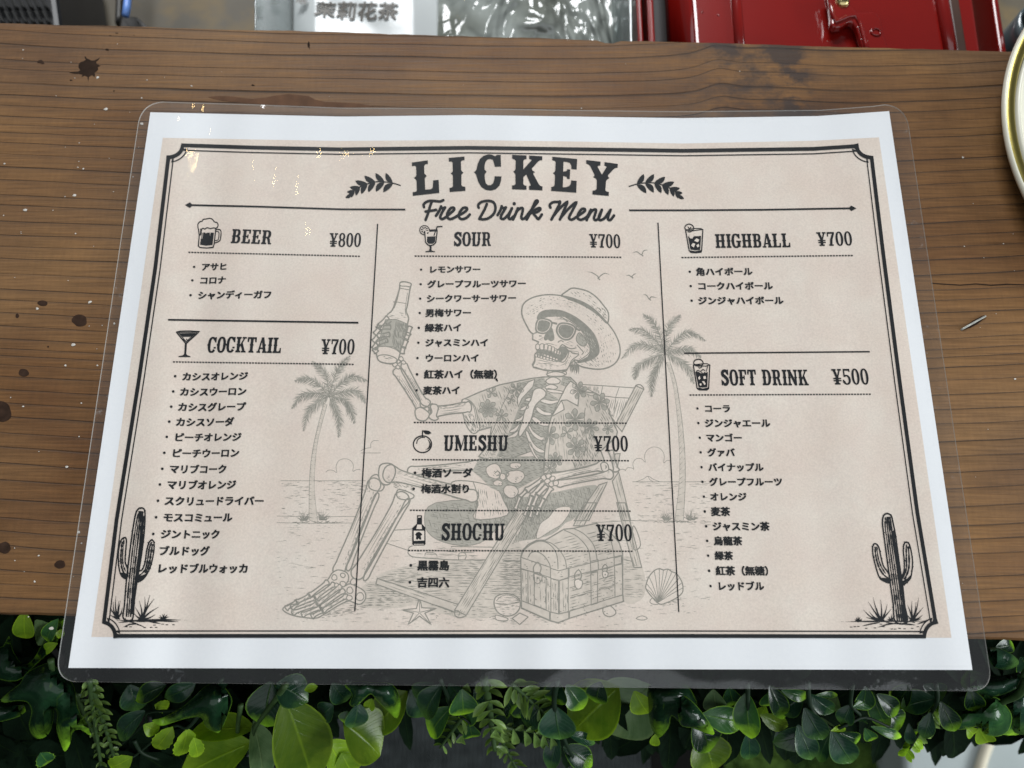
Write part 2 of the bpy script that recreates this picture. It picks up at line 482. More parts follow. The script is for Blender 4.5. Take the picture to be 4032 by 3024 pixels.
def film():
    quad = [np.array(q, float) for q in [(556, 400), (3566, 411), (3911, 2722), (216, 2684)]]
    top_bow = [(1000, 411), (1344, 424), (1850, 426), (2300, 434), (2688, 438), (3230, 433), (3440, 417)]
    rad = 82; out = []
    n = 9
    for i in range(4):
        p0, p1, p2 = quad[i - 1], quad[i], quad[(i + 1) % 4]
        d0 = (p0 - p1) / np.linalg.norm(p0 - p1); d2 = (p2 - p1) / np.linalg.norm(p2 - p1)
        a, b = p1 + d0 * rad, p1 + d2 * rad
        for k in range(n):
            t = k / (n - 1)
            q = (1 - t) ** 2 * a + 2 * t * (1 - t) * (p1 * .86 + (a + b) * .07) + t * t * b
            out.append(tuple(q))
        if i == 0: out += top_bow
    v, f = fill_px(out, 24, 24)
    pt = on_paper(v, .00032)
    inside = np.array(fill_inside(v, PAPER_PX))
    f = up_facing(pt, f)
    pb = pt.copy(); pb[:, 2] -= .00056
    n0 = len(v)
    # boundary edges
    cnt = {}
    for fc in f:
        for i in range(3):
            e = (fc[i], fc[(i + 1) % 3]); cnt[tuple(sorted(e))] = cnt.get(tuple(sorted(e)), []) + [e]
    side = [e[0] for e in cnt.values() if len(e) == 1]
    rim = sorted({i for e in side for i in e}); ri = {v_: 2 * n0 + q_ for q_, v_ in enumerate(rim)}; nr = len(rim)   # rim keeps its own vertices: crisp edge
    faces = list(f) + [tuple(n0 + i for i in fc[::-1]) for fc in f] + [(ri[b], ri[a], ri[a] + nr, ri[b] + nr) for a, b in side]
    o = mesh_obj("laminate_film", np.concatenate([pt, pb, pt[rim], pb[rim]]), faces, M_FILM, menu)
    o.data.materials.append(M_FILMC); o.data.materials.append(M_FILME)
    nf = len(f)
    for i, pol in enumerate(o.data.polygons):
        if i < 2 * nf:
            pol.use_smooth = True
            fc = f[i % nf]
            pol.material_index = 1 if all(inside[k] for k in fc) else 0
        else: pol.material_index = 2
    return o
def fill_inside(q, poly):
    q = np.array(q); P = np.array(poly, float); ins = np.zeros(len(q), bool)
    for i in range(len(P)):
        x1, y1 = P[i]; x2, y2 = P[(i + 1) % len(P)]
        c = ((y1 > q[:, 1]) != (y2 > q[:, 1]))
        ins ^= c & (q[:, 0] < (x2 - x1) * (q[:, 1] - y1) / (y2 - y1 + 1e-12) + x1)
    return ins
film()

# warm bulbs of the string light under the roof; the film mirrors them as small glints near its upper left corner
for u, v_ in ((803, 430), (829, 512), (742, 628), (775, 652)):
    p_ = on_paper([(u, v_)], .00032)[0]; e_ = 1e-4
    n_ = np.array([-(lift(p_[0] + e_, p_[1]) - lift(p_[0] - e_, p_[1])) / (2 * e_), -(lift(p_[0], p_[1] + e_) - lift(p_[0], p_[1] - e_)) / (2 * e_), 1.0]); n_ /= np.linalg.norm(n_)
    d_ = p_ - CAM; d_ /= np.linalg.norm(d_); r_ = d_ - 2 * d_.dot(n_) * n_
    bl = bpy.data.lights.new("bulb", 'POINT'); bl.energy = .045; bl.color = (1.0, .70, .30); bl.shadow_soft_size = .0042
    bo = bpy.data.objects.new("bulb", bl); bo.location = p_ + r_ * (1.45 / r_[2]); COL.objects.link(bo)
# ------------------------------------------------------------------ print on the sheet
class Ink:
    """collects flat printed shapes in picture positions; build() lays them on the bent sheet"""
    def __init__(self, base=.00015, step=.00002, jit=.000003, fine=13, over=0.0): self.fine = fine; self.over = over; self.step = step; self.jit = jit; self.v = []; self.f = []; self.z = []; self.k = 0; self.base = base; self.mi = []
    def _z(self, layer): self.k += 1; return self.base + layer * self.step + (self.k % 6) * self.jit
    def raw(self, v, f, layer=0, mi=0):
        z = self._z(layer); b = len(self.v)
        self.v += [tuple(p) for p in v]; self.z += [z] * len(v)
        for fc in f: self.f.append(tuple(b + i for i in fc)); self.mi.append(mi)
    def poly(self, pts, layer=0, mi=0):
        q = np.array(pts, float); big = (q.max(0) - q.min(0)).max() > 60
        v, f = fill_px(pts, self.fine if big else 0, self.fine); self.raw(v, f, layer, mi)
    def line(self, pts, w, closed=False, layer=0, mi=0, taper=None, seg=None):
        seg = seg or self.fine; layer = layer + self.over
        P = [np.array(p, float) for p in pts]
        if closed: P = P + [P[0]]
        Q = [P[0]]; 
        for a, b in zip(P, P[1:]):
            L = np.linalg.norm(b - a)
            if L < 1e-6: continue
            k = max(1, int(L / seg))
            for i in range(1, k + 1): Q.append(a + (b - a) * i / k)
        n = len(Q)
        if n < 2: return
        v, f = [], []
        for i in range(n):
            if closed and (i == 0 or i == n - 1): d = Q[1] - Q[n - 2]; d0 = Q[1] - Q[0]; d1 = Q[n - 1] - Q[n - 2]
            else: d = Q[min(i + 1, n - 1)] - Q[max(i - 1, 0)]; d0 = Q[min(i + 1, n - 1)] - Q[i] if i < n - 1 else Q[i] - Q[i - 1]; d1 = Q[i] - Q[i - 1] if i > 0 else d0
            L = np.linalg.norm(d)
            if L < 1e-9: d = d0; L = np.linalg.norm(d)
            d = d / max(L, 1e-9); nn = np.array([-d[1], d[0]])
            c = abs(np.dot(d, d0 / max(np.linalg.norm(d0), 1e-9))); mt = 1 / max(c, .55)
            t = i / (n - 1)
            ww = (w if not callable(w) else w(t)) * .5 * mt
            if taper: ww *= max(.12, min(1, t / taper[0] if taper[0] else 1, (1 - t) / taper[1] if taper[1] else 1))
            v += [Q[i] + nn * ww, Q[i] - nn * ww]
        for i in range(n - 1): f.append((2 * i, 2 * i + 1, 2 * i + 3, 2 * i + 2))
        self.raw(v, f, layer, mi)
    def curve(self, pts, w, closed=False, **kw): self.line(smooth(pts, closed), w, closed, **kw)
    def dot(self, x, y, r, layer=0, mi=0, n=10):
        self.raw([(x + r * math.cos(6.2832 * i / n), y + r * math.sin(6.2832 * i / n)) for i in range(n)], [tuple(range(n))], layer, mi)
    def build(self, name, mats, parent=None):
        p = on_paper(np.array(self.v), 0.0)
        d = rays(self.v); zz = np.array(self.z)
        for _ in range(2):
            z = lift(p[:, 0], p[:, 1]) + zz
            p = CAM + d * ((z - CAM[2]) / d[:, 2])[:, None]
        ff = []
        for fc in self.f:
            a, b, c = p[fc[0]], p[fc[1]], p[fc[2]]
            ff.append(fc if (b - a)[0] * (c - a)[1] - (b - a)[1] * (c - a)[0] > 0 else fc[::-1])
        if not isinstance(mats, (list, tuple)): mats = [mats]
        o = mesh_obj(name, p, ff, mats[0], parent or paper)
        for mm in mats[1:]: o.data.materials.append(mm)
        if len(mats) > 1: o.data.polygons.foreach_set("material_index", self.mi)
        return o

def smooth(pts, closed=False, k=5):
    P = [np.array(p, float) for p in pts]; n = len(P)
    if n < 3: return P
    out = []
    rng = range(n) if closed else range(n - 1)
    for i in rng:
        if closed: p0, p1, p2, p3 = P[i - 1], P[i], P[(i + 1) % n], P[(i + 2) % n]
        else: p0, p1, p2, p3 = P[max(i - 1, 0)], P[i], P[i + 1], P[min(i + 2, n - 1)]
        for j in range(k):
            t = j / k
            out.append(.5 * ((2 * p1) + (-p0 + p2) * t + (2 * p0 - 5 * p1 + 4 * p2 - p3) * t * t + (-p0 + 3 * p1 - 3 * p2 + p3) * t ** 3))
    if not closed: out.append(P[-1])
    return out

# ---- border with scooped corners
def border():
    def arc(c, r0, r1, a0, a1, n=8): return [(c[0] + r0 * math.cos(a0 + (a1 - a0) * i / n), c[1] + r1 * math.sin(a0 + (a1 - a0) * i / n)) for i in range(n + 1)]
    h = math.pi / 2
    top = [(1000, 581), (1344, 588), (1850, 582), (2300, 588), (2688, 593.6), (3204, 586)]
    right = [(3478, 1000), (3544.7, 1518), (3612, 2016)]
    left = [(459, 2046), (546.8, 1494), (611, 1056)]
    path = arc((663, 572), 56, 47, h, 0) + top + arc((3432, 575), 58, 45, math.pi, h) + right
    path += arc((3690, 2506), 50, 56, -h - .12, -math.pi) + [(2688, 2504), (2016, 2504), (1344, 2504)] + arc((403, 2504), 50, 54, 0, -h + .12) + left
    b = Ink(); b.line(path, 15, True, layer=1)
    # inner thin rule: same path moved inwards
    P = [np.array(p, float) for p in path]; n = len(P); ins = []
    for i in range(n):
        d = P[(i + 1) % n] - P[i - 1]; d /= np.linalg.norm(d)
        ins.append(P[i] + np.array([-d[1], d[0]]) * 19.5)
    b.line(ins, 4.5, True, layer=1)
    b.build("border_frame", M_INK)
border()

# ---- LICKEY
z = Z(1580, 590, 2480)
TITLE = {
 "L": [(102,123),(256,101),(258,135),(232,140),(221,155),(224,228),(235,240),(246,252),(236,262),(227,275),(232,385),(280,382),(296,375),(305,362),(308,296),(362,290),(368,416),(112,445),(110,410),(140,405),(150,395),(147,300),(140,285),(122,270),(140,258),(146,245),(143,160),(130,153),(104,158)],
 "I": [(460,78),(611,64),(613,98),(590,102),(577,113),(580,195),(588,208),(602,221),(588,232),(582,245),(582,340),(592,352),(620,358),(621,396),(468,408),(466,370),(490,364),(500,352),(499,250),(492,238),(478,229),(492,218),(498,205),(496,122),(486,112),(461,114)],
 "C": [(962,48),(966,162),(905,163),(895,120),(885,95),(860,88),(835,92),(815,115),(806,150),(806,188),(815,200),(827,212),(815,224),(807,238),(810,290),(820,325),(840,342),(865,342),(888,325),(900,290),(903,255),(970,257),(965,300),(950,345),(915,380),(870,394),(820,388),(775,360),(745,310),(730,260),(722,235),(703,215),(720,203),(728,190),(738,140),(760,90),(795,58),(840,44),(875,46),(908,62),(925,50)],
 "K": [(1073,48),(1213,54),(1212,90),(1192,92),(1182,105),(1181,190),(1262,100),(1258,94),(1238,88),(1238,54),(1365,62),(1364,100),(1340,102),(1325,112),(1262,182),(1270,198),(1295,217),(1278,222),(1280,236),(1330,330),(1345,348),(1367,354),(1366,392),(1236,386),(1236,350),(1255,344),(1210,238),(1182,262),(1181,330),(1192,344),(1212,348),(1212,386),(1072,382),(1072,346),(1095,342),(1105,330),(1104,240),(1098,225),(1084,211),(1098,200),(1105,186),(1108,105),(1098,94),(1073,84)],
 "E": [(1462,66),(1703,88),(1697,190),(1646,186),(1645,150),(1632,126),(1605,117),(1570,114),(1567,210),(1590,208),(1605,200),(1607,186),(1635,190),(1630,282),(1604,280),(1600,262),(1585,255),(1567,253),(1563,362),(1600,360),(1625,350),(1640,330),(1645,295),(1698,300),(1693,414),(1450,397),(1452,360),(1475,354),(1484,340),(1488,250),(1482,235),(1467,225),(1484,214),(1490,200),(1494,120),(1486,106),(1460,100)],
 "Y": [(1790,98),(1930,114),(1926,152),(1905,154),(1900,164),(1942,240),(1988,166),(1982,158),(1965,152),(1968,118),(2096,136),(2094,172),(2070,176),(2052,190),(2000,245),(2003,262),(2016,272),(1998,282),(1982,300),(1975,390),(1985,402),(2010,408),(2008,446),(1850,432),(1851,396),(1875,392),(1890,380),(1893,300),(1885,278),(1856,262),(1868,254),(1868,236),(1830,160),(1815,142),(1790,134)]}
for ch, pts in TITLE.items():
    k = Ink(); k.poly(z(pts), layer=1); k.build("title_letter", M_INK)

# ---- Free Drink Menu in brush script
z = Z(1600, 760, 2480)
SCRIPT = [
 [[(175,140),(171,115),(195,90),(235,77),(290,80),(335,83),(366,70)], [(252,85),(235,130),(215,200),(190,266)], [(190,183),(240,176),(295,166)],
  [(293,225),(325,175),(344,135)], [(343,132),(355,150),(384,142)], [(384,142),(360,180),(340,220),(336,245),(358,257),(390,238),(430,205),(470,168),(470,146),(440,150),(408,195),(405,238),(435,258),(478,242),(510,222),(550,205),(598,168),(595,146),(560,150),(526,195),(522,238),(550,258),(595,245),(628,212)]],
 [[(797,108),(770,170),(722,255)], [(716,145),(712,118),(745,88),(810,77),(862,92),(882,140),(868,200),(820,245),(770,260),(722,256)],
  [(903,218),(930,172),(944,130)], [(943,130),(955,148),(986,142)], [(986,142),(960,185),(940,220),(936,248),(960,257),(985,238),(1015,205),(1045,150)], [(1045,150),(1020,210),(1012,245),(1030,257),(1060,232)],
  [(1105,150),(1085,195),(1056,262)], [(1070,235),(1095,180),(1130,150),(1152,152),(1150,185),(1138,235),(1148,257),(1175,245),(1215,195),(1262,135),(1298,90),(1296,74),(1278,82),(1255,130),(1222,205),(1192,262)],
  [(1225,205),(1280,163),(1318,148),(1326,164),(1292,190),(1258,198),(1285,235),(1308,257),(1341,212)]],
 [[(1427,145),(1420,118),(1450,92),(1500,88),(1522,92),(1480,180),(1436,262)], [(1450,235),(1520,150),(1592,90),(1560,170),(1520,262)], [(1532,240),(1610,150),(1682,92),(1640,180),(1616,225),(1612,252),(1640,263),(1675,242),(1720,212),(1766,178),(1764,157),(1735,160),(1702,205),(1695,245),(1725,265),(1765,250),(1795,225),(1826,168)],
  [(1826,165),(1805,210),(1785,268)], [(1798,240),(1830,185),(1860,163),(1878,168),(1870,205),(1857,250),(1875,268),(1908,242),(1936,165)],
  [(1936,165),(1912,215),(1902,255),(1925,268),(1962,248),(1992,208),(2022,165)], [(2022,165),(2002,220),(1996,258),(2020,266),(2056,222)]]]
for word in SCRIPT:
    k = Ink()
    for st in word:
        q = smooth(z(st), k=6); k.line(q, 10.6, layer=1)
        for e in (q[0], q[-1]): k.dot(e[0], e[1], 5.3, layer=1)
    if word is SCRIPT[1]: k.dot(*z([(1068, 105)])[0], 7, layer=1)
    k.build("script_word", M_INK)

# ---- laurel sprigs, arrows and rules
z = Z(1340, 660, 1640)
LA = [((1520,440),(1320,155)),((1275,400),(1020,158)),((1010,410),(697,235)),((780,460),(435,382)),((575,560),(272,566)),((400,660),(192,705)),((330,740),(150,875)),
      ((1525,465),(1245,712)),((1280,425),(1030,695)),((1015,430),(812,710)),((785,480),(610,765)),((570,560),(452,810)),((410,670),(320,865))]
LS = [(1755,518),(1530,450),(1280,412),(1020,412),(790,470),(580,555),(400,665),(310,745)]
for mir in (0, 1):
    fx = (lambda P: [(4054 - x, y + 4) for x, y in P]) if mir else (lambda P: P)
    k = Ink(); k.curve(fx(z(LS)), 4.2, layer=1)
    for j, (a, b) in enumerate(LA):
        a, b = (np.array(q) for q in z([a, b])); d = b - a; L = np.linalg.norm(d); nn = np.array([-d[1], d[0]]) / L
        w = .17 * L + 2; up = 1 if j < 7 else -1
        pl = [a + d * t + nn * w * (math.sin(math.pi * t) ** .8) * s + nn * up * -.10 * L * math.sin(math.pi * t) for s, ts in ((1, (0, .15, .3, .5, .7, .85, 1)), (-1, (.85, .7, .5, .3, .15))) for t in ts]
        k.poly(fx([tuple(q) for q in pl]), layer=1)
    k.build("laurel_sprig", M_INK)
for pts, dx in (([(750,807.5),(1000,813),(1344,824),(1596,825)], -1), ([(2477,828),(2688,828),(3000,826),(3350,820)], 1)):
    k = Ink(); k.line(pts, 7, layer=1)
    e = pts[0] if dx < 0 else pts[-1]
    k.poly([(e[0] + 22 * dx, e[1]), (e[0] + 2 * dx, e[1] - 11), (e[0] - 9 * dx, e[1]), (e[0] + 2 * dx, e[1] + 11)], layer=1)
    k.build("arrow_rule", M_INK)
for a, b, w in (((662,1259),(1411,1270.6),7), ((2694,1390.8),(3425,1384.7),5.5), ((1486.8,881),(1396.9,2406.7),5), ((2590.8,876.8),(2672.8,2409.7),5)):
    k = Ink(); k.line([a, b], w, layer=1); k.build("divider_rule", M_INK)
for a, b in (((741.8,993.2),(1420.8,1009)), ((1632.6,1008),(2450,1012.8)), ((2683.4,1013.9),(3361.5,1005.8)), ((680.9,1424.8),(1396,1434.6)), ((1629.5,1663.3),(2471.7,1666.2)),
             ((1623.3,1809.7),(2480,1813.9)), ((1614,2009),(2487,2012.5)), ((1607.5,2167.6),(2494.6,2170.5)), ((2715,1555.3),(3432.3,1552))):
    a, b = np.array(a), np.array(b); L = np.linalg.norm(b - a); n = int(L / 11.5); k = Ink()
    for i in range(n): k.line([a + (b - a) * (i / n), a + (b - a) * ((i + .68) / n)], 5.0, layer=1)
    k.build("dashed_rule", M_INK)

# ---- slab letters with side spurs
def R_(x0, y0, x1, y1): return [(x0, y0), (x1, y0), (x1, y1), (x0, y1)]
def stem(x, w=.19, top=True, bot=True, spur=True, l=.07, r=.07, s=.10):
    g = [R_(x, 0, x + w, 1)]
    for on, y, sg in ((bot, 0, 1), (top, 1, -1)):
        if on:
            g.append([(x - l, y), (x + w + r, y), (x + w + r, y + sg * s), (x + w + .02, y + sg * (s + .02)), (x + w, y + sg * (s + .06)), (x, y + sg * (s + .06)), (x - .02, y + sg * (s + .02)), (x - l, y + sg * s)])
    if spur:
        g.append([(x - .045, .5), (x + .01, .43), (x + .01, .57)]); g.append([(x + w + .045, .5), (x + w - .01, .57), (x + w - .01, .43)])
    return g
def ring(cx, cy, rx, ry, tx, ty, a0=0, a1=360, n=28, e=2.5):
    def pt(r1, r2, a):
        c, s = math.cos(a), math.sin(a)
        return (cx + r1 * math.copysign(abs(c) ** (2 / e), c), cy + r2 * math.copysign(abs(s) ** (2 / e), s))
    A = [math.radians(a0 + (a1 - a0) * i / n) for i in range(n + 1)]
    return [[pt(rx, ry, A[i]), pt(rx, ry, A[i + 1]), pt(rx - tx, ry - ty, A[i + 1]), pt(rx - tx, ry - ty, A[i])] for i in range(n)]
def ribbon(pts, w):
    q = smooth(pts, k=5); g = []
    ww = w if callable(w) else (lambda t: w)
    n = len(q); o = []
    for i in range(n):
        d = q[min(i + 1, n - 1)] - q[max(i - 1, 0)]; d = d / np.linalg.norm(d); nn = np.array([-d[1], d[0]]) * ww(i / (n - 1)) / 2
        o.append((tuple(q[i] + nn), tuple(q[i] - nn)))
    return [[o[i][0], o[i][1], o[i + 1][1], o[i + 1][0]] for i in range(n - 1)]
def spurs(*xs): return [[(x - .045, .5), (x, .42), (x + .045, .5), (x, .58)] for x in xs]
G = {
 "I": (stem(.09), .37), 
 "L": (stem(.09) + [R_(.09, 0, .56, .11), [(.44, 0), (.58, 0), (.58, .32), (.50, .32), (.48, .16), (.42, .10)]], .64),
 "E": (stem(.09, top=False, bot=False) + [R_(.02, 0, .56, .11), R_(.02, .89, .56, 1), [(.44, .09), (.46, .30), (.57, .30), (.57, 0), (.40, 0)], [(.44, .91), (.46, .70), (.56, .70), (.56, 1), (.40, 1)], R_(.2, .45, .42, .56), R_(.36, .37, .44, .64)], .64),
 "F": (stem(.09, top=False) + [R_(.02, .89, .56, 1), [(.44, .91), (.46, .68), (.56, .68), (.56, 1), (.40, 1)], R_(.2, .44, .42, .55), R_(.36, .36, .44, .63)], .61),
 "H": (stem(.09) + stem(.45) + [R_(.2, .44, .5, .56)], .76),
 "T": (stem(.24) + [R_(.03, .89, .64, 1), [(.03, 1), (.03, .68), (.12, .68), (.15, .9), (.2, 1)], [(.64, 1), (.64, .68), (.55, .68), (.52, .9), (.47, 1)]], .70),
 "B": (stem(.09, spur=False, r=0) + [R_(.15, .89, .38, 1), R_(.15, 0, .38, .11), R_(.15, .455, .40, .56), [(.045, .5), (.1, .43), (.1, .57)]] + ring(.36, .745, .22, .255, .17, .12, -90, 90) + ring(.36, .275, .25, .275, .18, .12, -90, 90), .68),
 "R": (stem(.09, spur=False) + [R_(.15, .89, .38, 1), R_(.15, .42, .40, .53), [(.045, .5), (.1, .43), (.1, .57)], [(.34, .47), (.48, .50), (.56, .36), (.60, .10), (.67, .10), (.67, 0), (.47, 0), (.40, .30)]] + ring(.36, .71, .24, .29, .18, .12, -90, 90), .73),
 "D": (stem(.09, r=0) + [R_(.15, .89, .34, 1), R_(.15, 0, .34, .11)] + ring(.33, .5, .32, .5, .19, .12, -90, 90) + spurs(.65), .72),
 "O": (ring(.32, .5, .30, .52, .185, .12) + spurs(.02, .62), .66),
 "C": (ring(.32, .5, .30, .52, .185, .12, 38, 322) + spurs(.02) + [[(.48, .98), (.60, 1), (.60, .66), (.50, .66), (.46, .80)], R_(.45, .26, .60, .36)], .66),
 "G": (ring(.32, .5, .30, .52, .185, .12, 38, 330) + spurs(.02) + [[(.48, .98), (.60, 1), (.60, .66), (.50, .66), (.46, .80)], R_(.34, .40, .68, .51), R_(.43, .05, .62, .45)], .71),
 "S": (ribbon([(.50, .74), (.42, .91), (.28, .93), (.16, .84), (.16, .68), (.30, .56), (.44, .42), (.48, .24), (.38, .08), (.24, .07), (.10, .26)], lambda t: .15 + .06 * math.sin(math.pi * t)) + [R_(.48, .66, .57, 1.0), R_(.04, 0, .12, .36)], .62),
 "U": (stem(.09, bot=False)[:2] + [R_(.47, .3, .62, 1), R_(.40, .89, .69, 1), R_(.09, .3, .28, .5)] + ring(.355, .33, .265, .35, .18, .12, 180, 360) + spurs(.09, .62), .74),
 "N": (stem(.09, w=.13, s=.09) + stem(.53, w=.13, bot=False, s=.09) + [[(.05, 1), (.24, 1), (.66, .10), (.66, 0), (.50, 0)]], .76),
 "M": (stem(.09, w=.13, s=.09) + stem(.68, w=.18, s=.09) + [[(.05, 1), (.25, 1), (.50, .30), (.44, 0), (.40, 0)], [(.72, 1), (.68, 1), (.40, 0), (.46, 0)]], .96),
 "A": ([[(.06, 0), (.18, 0), (.34, .88), (.40, .98), (.28, .98)], [(.26, 1), (.44, 1), (.64, 0), (.44, 0)], R_(.18, .24, .5, .34), R_(0, 0, .26, .10), R_(.38, 0, .70, .10)] + spurs(.56), .70),
 "K": (stem(.09) + [[(.24, .38), (.50, .90), (.60, .90), (.42, .55), (.26, .30)], [(.32, .52), (.46, .62), (.66, .08), (.48, .08)], R_(.42, .90, .70, 1), R_(.40, 0, .72, .10)] + spurs(.47), .75),
 "Y_": ([[(.06, .98), (.24, .98), (.38, .55), (.38, .45), (.24, .45)], [(.60, .98), (.50, .98), (.34, .55), (.34, .45), (.42, .45)], R_(.22, 0, .42, .5), R_(.00, .90, .30, 1), R_(.40, .90, .66, 1), R_(.13, 0, .51, .10), R_(.06, .35, .60, .43), R_(.06, .21, .60, .29)], .70),
 "0": (ring(.29, .5, .27, .52, .165, .09, e=2.2), .61),
 "8": (ring(.29, .74, .24, .28, .15, .09, e=2.1) + ring(.29, .27, .27, .29, .16, .09, e=2.1), .61),
 "7": ([R_(.04, .88, .56, 1), R_(.04, .68, .13, 1), [(.56, 1), (.56, .88), (.40, .45), (.36, .1), (.18, .1), (.22, .45), (.42, .9)], R_(.12, 0, .44, .10)], .60),
 "5": ([R_(.08, .88, .54, 1), R_(.08, .48, .18, 1), R_(.46, .80, .54, 1)] + ring(.27, .30, .28, .32, .16, .09, -165, 130, e=2.1) + [R_(.0, .1, .1, .30)], .61)}
GLYPH = {}
def glyph(ch):
    if ch not in GLYPH:
        polys, adv = G[ch]; V = []; Fc = []
        for pl in polys:
            a = sum(pl[i][0] * pl[(i + 1) % len(pl)][1] - pl[(i + 1) % len(pl)][0] * pl[i][1] for i in range(len(pl)))
            pl = pl if a > 0 else pl[::-1]
            Fc.append(list(range(len(V), len(V) + len(pl)))); V += [Vector((float(p[0]), float(p[1]))) for p in pl]
        r = delaunay_2d_cdt(V, [], Fc, 0, 1e-4)
        GLYPH[ch] = ([(p.x, p.y) for p in r[0]], [tuple(f) for f, og in zip(r[2], r[5]) if og], adv)
    return GLYPH[ch]
def slab_text(name, s, a, b, h):
    """letters between picture positions a and b on the base line, h picture units tall"""
    A, B = on_plane([a, b])[:, :2]; T = on_plane([(a[0], a[1] - h)])[0, :2]
    hm = np.linalg.norm(T - A); L = np.linalg.norm(B - A)
    tot = sum((.34 if c == " " else glyph(c)[2]) for c in s) - .03
    ex = (B - A) / L; ey = np.array([-ex[1], ex[0]]); sx = L / tot
    V, Fc = [], []; x = -.02
    for c in s:
        if c == " ": x += .34; continue
        v, f, adv = glyph(c); b0 = len(V)
        for p in v:
            q = A + ex * (x + p[0]) * sx + ey * p[1] * hm; V.append(q)
        Fc += [tuple(b0 + i for i in fc) for fc in f]; x += adv
    V = np.array(V); z = lift(V[:, 0], V[:, 1]) + .00016
    o = mesh_obj(name, np.column_stack([V, z]), Fc, M_INK, paper)
    return o
def P2(a): return a
for s, a, b, h in (("BEER", (911,961.1), (1072,965.4), 55), ("SOUR", (1787,972.6), (1936,972.6), 54), ("HIGHBALL", (2818,977.7), (3113,977), 54), ("COCKTAIL", (814,1387.6), (1109,1391.9), 60),
                   ("UMESHU", (1747,1775), (2003,1775), 61), ("SHOCHU", (1737.7,2127.7), (1989,2127.7), 66), ("SOFT DRINK", (2840,1518.4), (3184.6,1518.4), 61.5)):
    slab_text("section_heading", s, a, b, h)
G["Y"] = G["Y_"]
for s, a, b, h in (("Y800", (1297,973.8), (1423,973.8), 53.5), ("Y700", (2321,978.5), (2445,978.5), 53), ("Y700", (3217,973.7), (3354,972), 53), ("Y700", (1265.7,1396.6), (1397.7,1396.6), 58.6),
                   ("Y700", (2338.7,1778.5), (2474.6,1778.5), 60), ("Y700", (2349,2131), (2490.4,2131), 65), ("Y500", (3278.6,1516.6), (3423.3,1514.8), 61)):
    slab_text("price_figure", s, a, b, h)

# ---- Japanese item lines
ITEMS = [("アサヒ",420,436,492,577),("コロナ",416,432,489,606),("シャンディーガフ",412,428,588,638),
 ("カシスオレンジ",379,394,536,813),("カシスウーロン",375,389,533,846),("カシスグレープ",371,385,531,879),("カシスソーダ",367,381,506,911.5),("ピーチオレンジ",362,378,522,944.5),
 ("ピーチウーロン",357,373,518,979),("マリブコーク",353,368,491,1013.5),("マリブオレンジ",348,363,511,1047.5),("スクリュードライバー",344,358,571,1082.5),("モスコミュール",340,355,503,1118),
 ("ジントニック",334,350,476,1154),("ブルドッグ",331,346,452,1190),("レッドブルウォッカ",325,342,537,1228),
 ("レモンサワー",910,927,1038,583.5),("グレープフルーツサワー",909,924,1136,615),("シークワーサーサワー",908,922,1115,646),("男梅サワー",907,920,1018,677),("緑茶ハイ",905,919,997,709),
 ("ジャスミンハイ",904,919,1055,741),("ウーロンハイ",902,919,1035,774),("紅茶ハイ（無糖）",901,917,1076,809),("麦茶ハイ",900,915,994,843.5),
 ("梅酒ソーダ",897,912,1020,1021.5),("梅酒水割り",894,911,1016,1056),("黒霧島",888,903,970,1221.5),("吉四六",886,902,970,1258),
 ("角ハイボール",1490,1504,1624,587),("コークハイボール",1492,1507,1668,618),("ジンジャハイボール",1494,1508,1691,649.5),
 ("コーラ",1506,1521,1577,883),("ジンジャエール",1508,1522,1662,914.5),("マンゴー",1511,1525,1602,946),("グァバ",1513,1528,1586,977.5),("バイナップル",1515,1530,1648,1009.5),
 ("グレープフルーツ",1517,1532,1689,1041),("オレンジ",1520,1534,1612,1073),("麦茶",1522,1536,1576,1105),("ジャスミン茶",1525,1539,1661,1137),("烏龍茶",1527,1542,1602,1168.5),
 ("緑茶",1529,1544,1582,1200.5),("紅茶（無糖）",1531,1546,1661,1233),("レッドブル",1534,1549,1649,1266)]
SC = 4032 / 2212
def jp_mesh(s, offset):
    cu = bpy.data.curves.new("t", 'FONT'); cu.body = s; cu.size = 1.0; cu.resolution_u = 2; cu.offset = offset
    ob = bpy.data.objects.new("t", cu); COL.objects.link(ob)
    dg = bpy.context.evaluated_depsgraph_get(); me = ob.evaluated_get(dg).to_mesh()
    v = np.array([x.co[:2] for x in me.vertices]); f = [tuple(p.vertices) for p in me.polygons]
    ob.evaluated_get(dg).to_mesh_clear()
    bpy.data.objects.remove(ob); bpy.data.curves.remove(cu)
    return v, f
